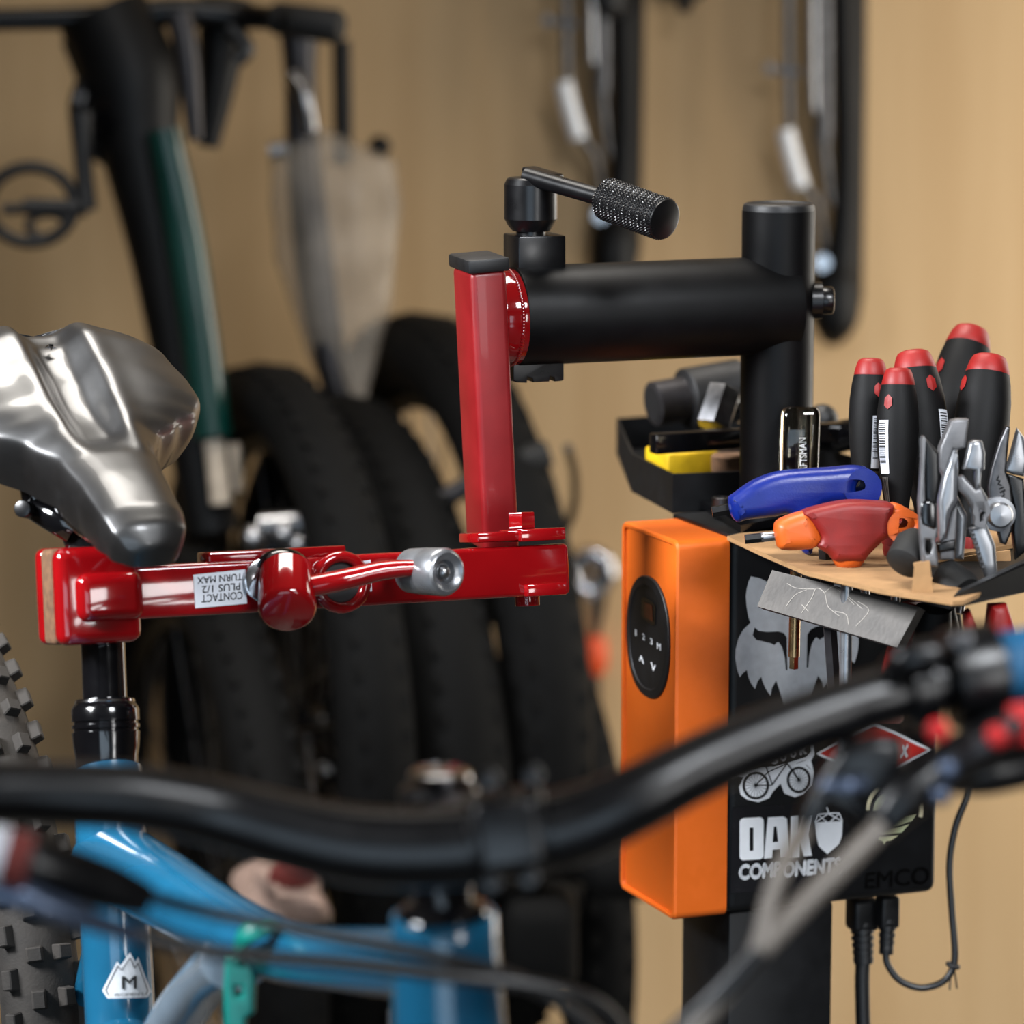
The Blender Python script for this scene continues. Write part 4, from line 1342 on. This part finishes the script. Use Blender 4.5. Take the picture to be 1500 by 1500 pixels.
def curved_text(t_, q, par, name='badge_text', bold=.0, f=STUBE):
    vs, fs = textmesh(t_, bold)
    c = zb5(q)
    g = G()
    pts = []
    for a, b in vs:
        x = c[0][0] * (1 - a) * (1 - b) + c[1][0] * a * (1 - b) + c[2][0] * (1 - a) * b + c[3][0] * a * b
        y = c[0][1] * (1 - a) * (1 - b) + c[1][1] * a * (1 - b) + c[2][1] * (1 - a) * b + c[3][1] * a * b
        pts.append(f(x, y, .0011))
    g.add(pts, fs)
    return g.o(name, 'ink', par, 0)
curved_text('M', [(637, 962), (716, 959), (637, 892), (716, 889)], bdg, bold=.02)
curved_text("WOMEN'S", [(596, 999), (752, 993), (596, 982), (752, 977)], bdg)
lp = P(200, 1290, 2.42)
ln = V((.35, -.9, .35)).normalized()
curved_text('STUMP', [(556, 345), (768, 448), (585, 318), (780, 438)], bike, 'frame_lettering', .0, lambda x, y, l: onplane(x, y, lp, ln))

# saddle -------------------------------------------------------------
sf = V((.40, -.839, -.363)).normalized()
sl = V((.903, .430, 0)).normalized()
sl = (sl - sf * sl.dot(sf)).normalized()
sn = sf.cross(sl).normalized()
if sn.z < 0:
    sn = -sn
NOSE = P(232, 764, 2.365)
LS = .272
def lerp(tab, t):
    for (a, b), (c, d_) in zip(tab[:-1], tab[1:]):
        if t <= c:
            k = (t - a) / (c - a)
            k = k * k * (3 - 2 * k) * .5 + k * .5
            return b + (d_ - b) * k
    return tab[-1][1]
HW = [(0, .034), (.03, .054), (.08, .070), (.16, .083), (.25, .092), (.33, .094), (.39, .086), (.45, .066), (.52, .046), (.62, .034), (.75, .030), (.88, .028), (.95, .0255), (.985, .019), (1.0, .010)]
ZTP = [(0, .004), (.05, .013), (.12, .017), (.25, .013), (.4, .006), (.55, .002), (.75, .002), (.9, -.001), (.96, -.006), (1.0, -.018)]
CH = [(0, .007), (.1, .013), (.25, .016), (.42, .016), (.52, .012), (.60, .004), (.66, 0), (1, 0)]
DR = [(0, .006), (.12, .014), (.25, .020), (.38, .020), (.5, .014), (.65, .010), (.8, .010), (1, .007)]
SK = [(0, .016), (.12, .022), (.25, .030), (.36, .036), (.5, .039), (.7, .038), (.85, .032), (.95, .024), (1, .010)]
rings = []
NS, NT = 72, 61
for j in range(NS + 1):
    t_ = j / NS
    c = NOSE - sf * (LS * (1 - t_))
    hw, zt, ch, dr_, sk = (lerp(q, t_) for q in (HW, ZTP, CH, DR, SK))
    cw = .0145 + .004 * (1 - t_)
    row = []
    for i in range(NT):
        s = -1 + 2 * i / (NT - 1)
        a = abs(s)
        if a <= .72:
            k = a / .72
            y = hw * k
            z = zt - dr_ * k ** 2.6
            e = abs(y) / cw
            z -= ch * math.exp(-e ** 4 * .9)
            z += .0025 * math.exp(-((abs(y) - cw * 1.5) / (cw * .6)) ** 2) * (1 if ch > .003 else ch / .003)
        else:
            k = (a - .72) / .28
            y = hw * (1 + .10 * math.sin(k * math.pi * .5) - .20 * k ** 2)
            z = zt - dr_ - sk * (k ** 1.25)
        row.append(c + sl * math.copysign(y, s) + sn * z)
    rings.append(row)
g = G().loft(rings, (False, False), closed=False)
k0 = len(g.v)
for idx in (0, NS):
    g.f.append(tuple(idx * NT + i for i in range(NT)))
sad = g.o('saddle', 'saddle', bike, 60)
md = sad.modifiers.new('smooth', 'SUBSURF')
md.levels = md.render_levels = 1
# stitched star emblem in the channel
ec = NOSE - sf * (LS * .86) + sn * .0065
g = G()
for k in range(4):
    a = k * math.pi / 2 + .3
    e1_, e2_ = (sl * math.cos(a) + sf * math.sin(a)), (-sl * math.sin(a) + sf * math.cos(a))
    g.add([ec, ec + e1_ * .0045 + sn * .001, ec + (e1_ + e2_) * .0016 + sn * .003, ec + (e1_ - e2_) * .0016 + sn * .003], [(0, 2, 1), (0, 1, 3), (1, 2, 3)])
g.o('saddle_emblem', 'chrome', bike, 0)
# rails and clamp head
def SA(f_, l_, n_):
    return NOSE - sf * (LS * (1 - f_)) + sl * l_ + sn * n_
for s in (-1, 1):
    G().tube([SA(.93, s * .008, -.034), SA(.78, s * .016, -.048), SA(.6, s * .022, -.056), SA(.3, s * .022, -.056), SA(.14, s * .028, -.036), SA(.08, s * .03, -.02)], .0036, 12).o('saddle_rail', 'chrome', bike)
hdp = SA(.44, 0, -.062)
G().box(frame(hdp - sn * .004, sf, sl, sn), (.046, .058, .014), .004, 3).o('rail_clamp', 'black_gloss', bike)
G().box(frame(hdp + sn * .009, sf, sl, sn), (.036, .054, .008), .003, 2).o('clamp_plate', 'black_gloss', bike)
G().tube([hdp - sn * .006, P(128, 792, 2.50), P(147, 840, 2.50), pa], [.018, .016, .0155, .0155], 20).o('post_head', 'black_gloss', bike)
for q in (P(48, 748, 2.50), P(150, 782, 2.45)):
    G().cyl(q, q - V((.2, .9, -.2)).normalized() * .022, .006, bev=.001, n=16).o('clamp_bolt', 'black_anod', bike)
G().tube([P(38, 690, 2.51), P(50, 715, 2.50), P(52, 742, 2.50)], [.007, .010, .009], 14).tube([P(52, 742, 2.50), P(85, 758, 2.49), P(110, 772, 2.49)], [.010, .012, .012], 14).o('clamp_yoke', 'black_gloss', bike)

# rear wheel ---------------------------------------------------------
hb = V((.43, -.903, 0)).normalized()
wax = V((.903, .43, 0)).normalized()
RW = .345
Tt = P(12, 1090, 2.62)
cw_ = Tt - (hb + Z) * (RW * .7071)
TR = .029
rings = []
NA = 120
for k in range(NA):
    a = 2 * math.pi * k / NA
    rad = hb * math.cos(a) + Z * math.sin(a)
    rings.append([cw_ + rad * (RW - TR) + rad * (TR * math.cos(b)) + wax * (TR * math.sin(b)) for b in [2 * math.pi * i / 20 for i in range(20)]])
rings.append(rings[0])
ty = G().loft(rings, (False, False)).o('rear_tyre', 'tyre', bike)
def knob_mesh(sx, sy, sz):
    g = G().box(Mx.Identity(4), (sx, sy, sz), .0009, 1)
    g2 = []
    for p in g.v:
        f_ = 1.0 - .18 * (p.z / sz + .5)
        g2.append(V((p.x * f_, p.y * f_, p.z)))
    me = bpy.data.meshes.new('knob')
    me.from_pydata([tuple(p) for p in g2], [], g.f)
    me.materials.append(MATS['tyre'])
    return me
KM = [knob_mesh(.015, .011, .009), knob_mesh(.012, .013, .0085), knob_mesh(.017, .010, .011)]
NR = 68
for k in range(NR):
    for row, b in ((0, -.98), (1, -.34), (1, .34), (0, .98)):
        a = 2 * math.pi * (k + (.5 if row else 0)) / NR
        rad = hb * math.cos(a) + Z * math.sin(a)
        tn = -hb * math.sin(a) + Z * math.cos(a)
        nrm = rad * math.cos(b) + wax * math.sin(b)
        lat = nrm.cross(tn)
        o = bpy.data.objects.new('knob', KM[2 if row == 0 else k % 2])
        COL.objects.link(o)
        o.parent = ty
        o.matrix_local = WM[ty].inverted() @ frame(cw_ + rad * (RW - TR) + nrm * (TR + .0022), tn, lat.normalized() * -1, nrm)
G().ring(cw_, wax, RW - TR * 2 - .004, .013, 60, 10).o('rear_rim', 'frame_black', bike)
G().cyl(cw_ - wax * .06, cw_ + wax * .06, .02, bev=.004).o('rear_hub', 'black_gloss', bike)
g = G()
xw, yw, _ = axes(wax)
for k in range(28):
    a = 2 * math.pi * k / 28
    b = a + (.5 if k % 2 else -.5)
    s = .025 if (k // 2) % 2 else -.025
    g.cyl(cw_ + wax * s + (xw * math.cos(b) + yw * math.sin(b)) * .02, cw_ + (xw * math.cos(a) + yw * math.sin(a)) * (RW - TR * 2), .001, n=5)
g.o('rear_spokes', 'steel_dark', bike, kind='stuff')

# cockpit ------------------------------------------------------------
DB = 1.83
barp = [(-260, 1158, 1.80, 44), (-80, 1160, 1.80, 46), (60, 1162, 1.81, 48), (200, 1168, 1.82, 49), (320, 1190, 1.83, 51), (430, 1220, DB, 55), (530, 1240, DB, 59), (640, 1243, DB, 60), (745, 1230, DB, 60), (850, 1206, DB, 57), (940, 1166, DB, 51), (1040, 1115, 1.84, 48), (1160, 1066, 1.85, 46), (1290, 1022, 1.86, 44), (1420, 992, 1.87, 44), (1600, 965, 1.88, 43)]
bar = G().tube([P(x, y, d_) for x, y, d_, _ in barp], [pxs(r_, d_) for _, _, d_, r_ in barp], 32, 5).o('handlebar', 'bar_black', bike)
for (a, b, c_) in ((425, 1210, 470), (1060, 1106, 1100)):
    pass
# spacers and stem
G().lathe(P(646, 1268, 1.935), hd1 - hd0, [(0, pxs(44, 1.94)), (.002, pxs(46, 1.94)), (.012, pxs(46, 1.94)), (.0125, pxs(44, 1.94)), (.019, pxs(44, 1.94)), (.022, pxs(62, 1.94)), (.026, pxs(70, 1.94))], 36).o('headset_spacer', 'black_gloss', bike)
sa = P(646, 1205, 1.93)
sb = P(742, 1218, DB)
sg = G().lathe(P(642, 1148, 1.925), hd1 - hd0, [(0, .017), (.002, .0205), (.004, .0212), (.036, .0212), (.042, .02)], 36)
sg.tube([sa - Z * .002, (sa + sb) / 2, sb], [.018, .0175, .021], 20)
stem = sg.o('stem', 'black_anod', bike)
G().lathe(P(645, 1140, 1.925), Z, [(0, .0165), (.003, .0165), (.0045, .0145), (.0045, 0)], 30).o('top_cap', 'chrome', bike)
bd = (P(850, 1204, DB) - P(640, 1236, DB)).normalized()
for x, y in ((713, 1226), (778, 1216)):
    c = P(x, y, DB)
    G().lathe(c - bd * .0085, bd, [(0, pxs(62, DB)), (.001, pxs(66, DB)), (.016, pxs(66, DB)), (.017, pxs(62, DB))], 36).o('stem_clamp', 'black_anod', bike)
fpn = (CAM - P(745, 1220, DB)).normalized()
G().box(frame(P(745, 1222, DB) + fpn * .019, bd, fpn.cross(bd), fpn), (.034, .034, .010), .004, 3).o('face_plate', 'black_anod', bike)
for x, y in ((716, 1142), (780, 1136), (720, 1292), (775, 1285)):
    c = P(x, y, DB - .015)
    G().cyl(c + fpn * -.01, c + fpn * .006, .0052, bev=.001, n=16).o('stem_bolt', 'black_anod', bike)
# right grip, clamp ring, brake and shifter
G().lathe(P(1462, 984, 1.868), P(1640, 958, 1.88) - P(1462, 984, 1.868), [(0, .0165), (.001, .0195), (.004, .0205), (.06, .0205)], 32).o('grip', 'grip_blue', bike)
c = P(1428, 990, 1.866)
bd2 = (P(1600, 965, 1.88) - P(1290, 1022, 1.86)).normalized()
G().lathe(c - bd2 * .016, bd2, [(0, .018), (.002, .0255), (.014, .0275), (.027, .0265), (.030, .02)], 36).o('grip_clamp', 'black_anod', bike)
G().cyl(P(1412, 945, 1.85), P(1408, 938, 1.84), .0055, n=16, bev=.001).o('clamp_screw', 'steel_dark', bike)
c = P(1345, 1008, 1.862)
G().lathe(c - bd2 * .008, bd2, [(0, .017), (.002, .0215), (.014, .0215), (.016, .017)], 32).o('brake_clamp', 'black_anod', bike)
G().cyl(P(1342, 962, 1.85), P(1338, 952, 1.84), .0055, n=16, bev=.001).o('clamp_screw', 'steel', bike)
G().tube([P(1310, 985, 1.85), P(1330, 965, 1.84), P(1372, 958, 1.84)], .008).o('shifter_bracket', 'black_anod', bike)
br = G().tube([P(1286, 1215, 1.82), P(1330, 1165, 1.82), P(1400, 1115, 1.83), P(1500, 1062, 1.84), P(1620, 1000, 1.85)], [.008, .0115, .0125, .0135, .0135], 20).o('brake_body', 'black_anod', bike)
G().tube([P(1392, 1122, 1.81), P(1430, 1098, 1.80), P(1476, 1066, 1.80), P(1484, 1050, 1.80)], [.006, .0068, .0075, .005], 14).o('brake_reservoir', 'gunmetal', bike)
for x, y, r_ in ((1460, 1078, .0062), (1374, 1070, .006)):
    G().ball(P(x, y, 1.795), r_, 14).o('brake_dial', 'grip_red', bike)
G().tube([P(1500, 1030, 1.81), P(1502, 1060, 1.81), P(1508, 1085, 1.81)], [.008, .010, .008]).o('grip_flange', 'grip_red', bike)
G().tube([P(1385, 1130, 1.86), P(1450, 1125, 1.86), P(1560, 1105, 1.87)], [.014, .017, .014], flat=.8).o('brake_lever', 'black_anod', bike)
for x, y in ((1388, 1126), (1378, 1165)):
    G().ball(P(x, y, 1.80), .0055, 12).o('brake_bolt', 'lever_blue', bike)
# dropper / shift pod under the bar
pp = P(1260, 1130, 1.845)
g = G()
pxplate(g, [[(1240, 1085), (1320, 1080), (1318, 1140), (1312, 1190), (1290, 1232), (1262, 1222), (1222, 1172), (1196, 1196), (1176, 1228), (1164, 1206), (1190, 1150), (1214, 1112)]], pp, V((0, -1, .1)), .024, .007, sub=2, back=False)
g.o('shift_pod', 'black_anod', bike)
G().tube([P(1205, 1150, 1.82), P(1240, 1152, 1.815), P(1268, 1146, 1.82)], [.003, .0042, .003]).o('pod_lever', 'lever_blue', bike)
def cable(name, m, pts, r):
    return G().tube([P(*p) for p in pts], r, 12).o(name, m, bike)
cable('hose', 'hose_grey', [(1176, 1218, 1.82), (1150, 1262, 1.80), (1128, 1320, 1.79), (1112, 1385, 1.78), (1085, 1425, 1.78), (1000, 1530, 1.78)], .0048)
cable('hose', 'hose_grey', [(1290, 1212, 1.81), (1240, 1262, 1.80), (1180, 1322, 1.79), (1112, 1392, 1.78)], .0058)
cable('hose', 'hose_black', [(1112, 1392, 1.78), (1050, 1460, 1.78), (960, 1540, 1.79)], .0056)
cable('hose', 'hose_black', [(-60, 1300, 1.76), (120, 1345, 1.78), (300, 1392, 1.80), (520, 1412, 1.83), (680, 1432, 1.85), (800, 1447, 1.86), (880, 1475, 1.87), (930, 1540, 1.88)], .0042)
cable('hose', 'hose_black', [(-60, 1240, 1.76), (140, 1290, 1.77), (300, 1335, 1.80), (480, 1370, 1.82), (640, 1402, 1.84), (760, 1436, 1.86), (860, 1500, 1.87), (900, 1560, 1.88)], .0038)
# left brake lever
G().tube([P(-60, 1290, 1.74), P(30, 1312, 1.74), P(110, 1340, 1.75), (P(200, 1372, 1.77))], [.0095, .0095, .008, .0045], 18, flat=.8).o('brake_lever', 'lever_blue', bike)
lb = G().tube([P(-60, 1240, 1.75), P(40, 1262, 1.75), P(150, 1296, 1.77), P(215, 1318, 1.78)], [.014, .0135, .012, .008], 20).o('brake_body', 'black_anod', bike)
G().lathe(P(8, 1254, 1.735), P(46, 1264, 1.735) - P(8, 1254, 1.735), [(0, .0135), (.012, .0135)], 20).o('brake_band', 'rag_red', bike)
G().lathe(P(-20, 1247, 1.735), P(10, 1255, 1.735) - P(-20, 1247, 1.735), [(0, .0136), (.010, .0136)], 20).o('brake_band', 'label_white', bike)

# teal plastic clip strapped under the top tube
t = thing('teal_clip', 'teal plastic strap clip hanging from the blue top tube', 'strap clip', P(352, 1500, 2.2))
tq = P(352, 1440, 2.2)
g = G()
pxplate(g, [[(330, 1402), (372, 1404), (376, 1430), (374, 1482), (362, 1490), (360, 1560), (332, 1560), (328, 1450)], [(346, 1444), (354, 1444), (355, 1456), (347, 1457)]], tq, V((0, -1, .1)), .012, .003, back=False)
g.o('clip_body', 'teal', t)
G().tube([P(352, 1402, 2.19), P(358, 1372, 2.16), P(392, 1356, 2.16), P(408, 1360, 2.2)], .0045, 10, flat=1.6).o('strap', 'teal', t)
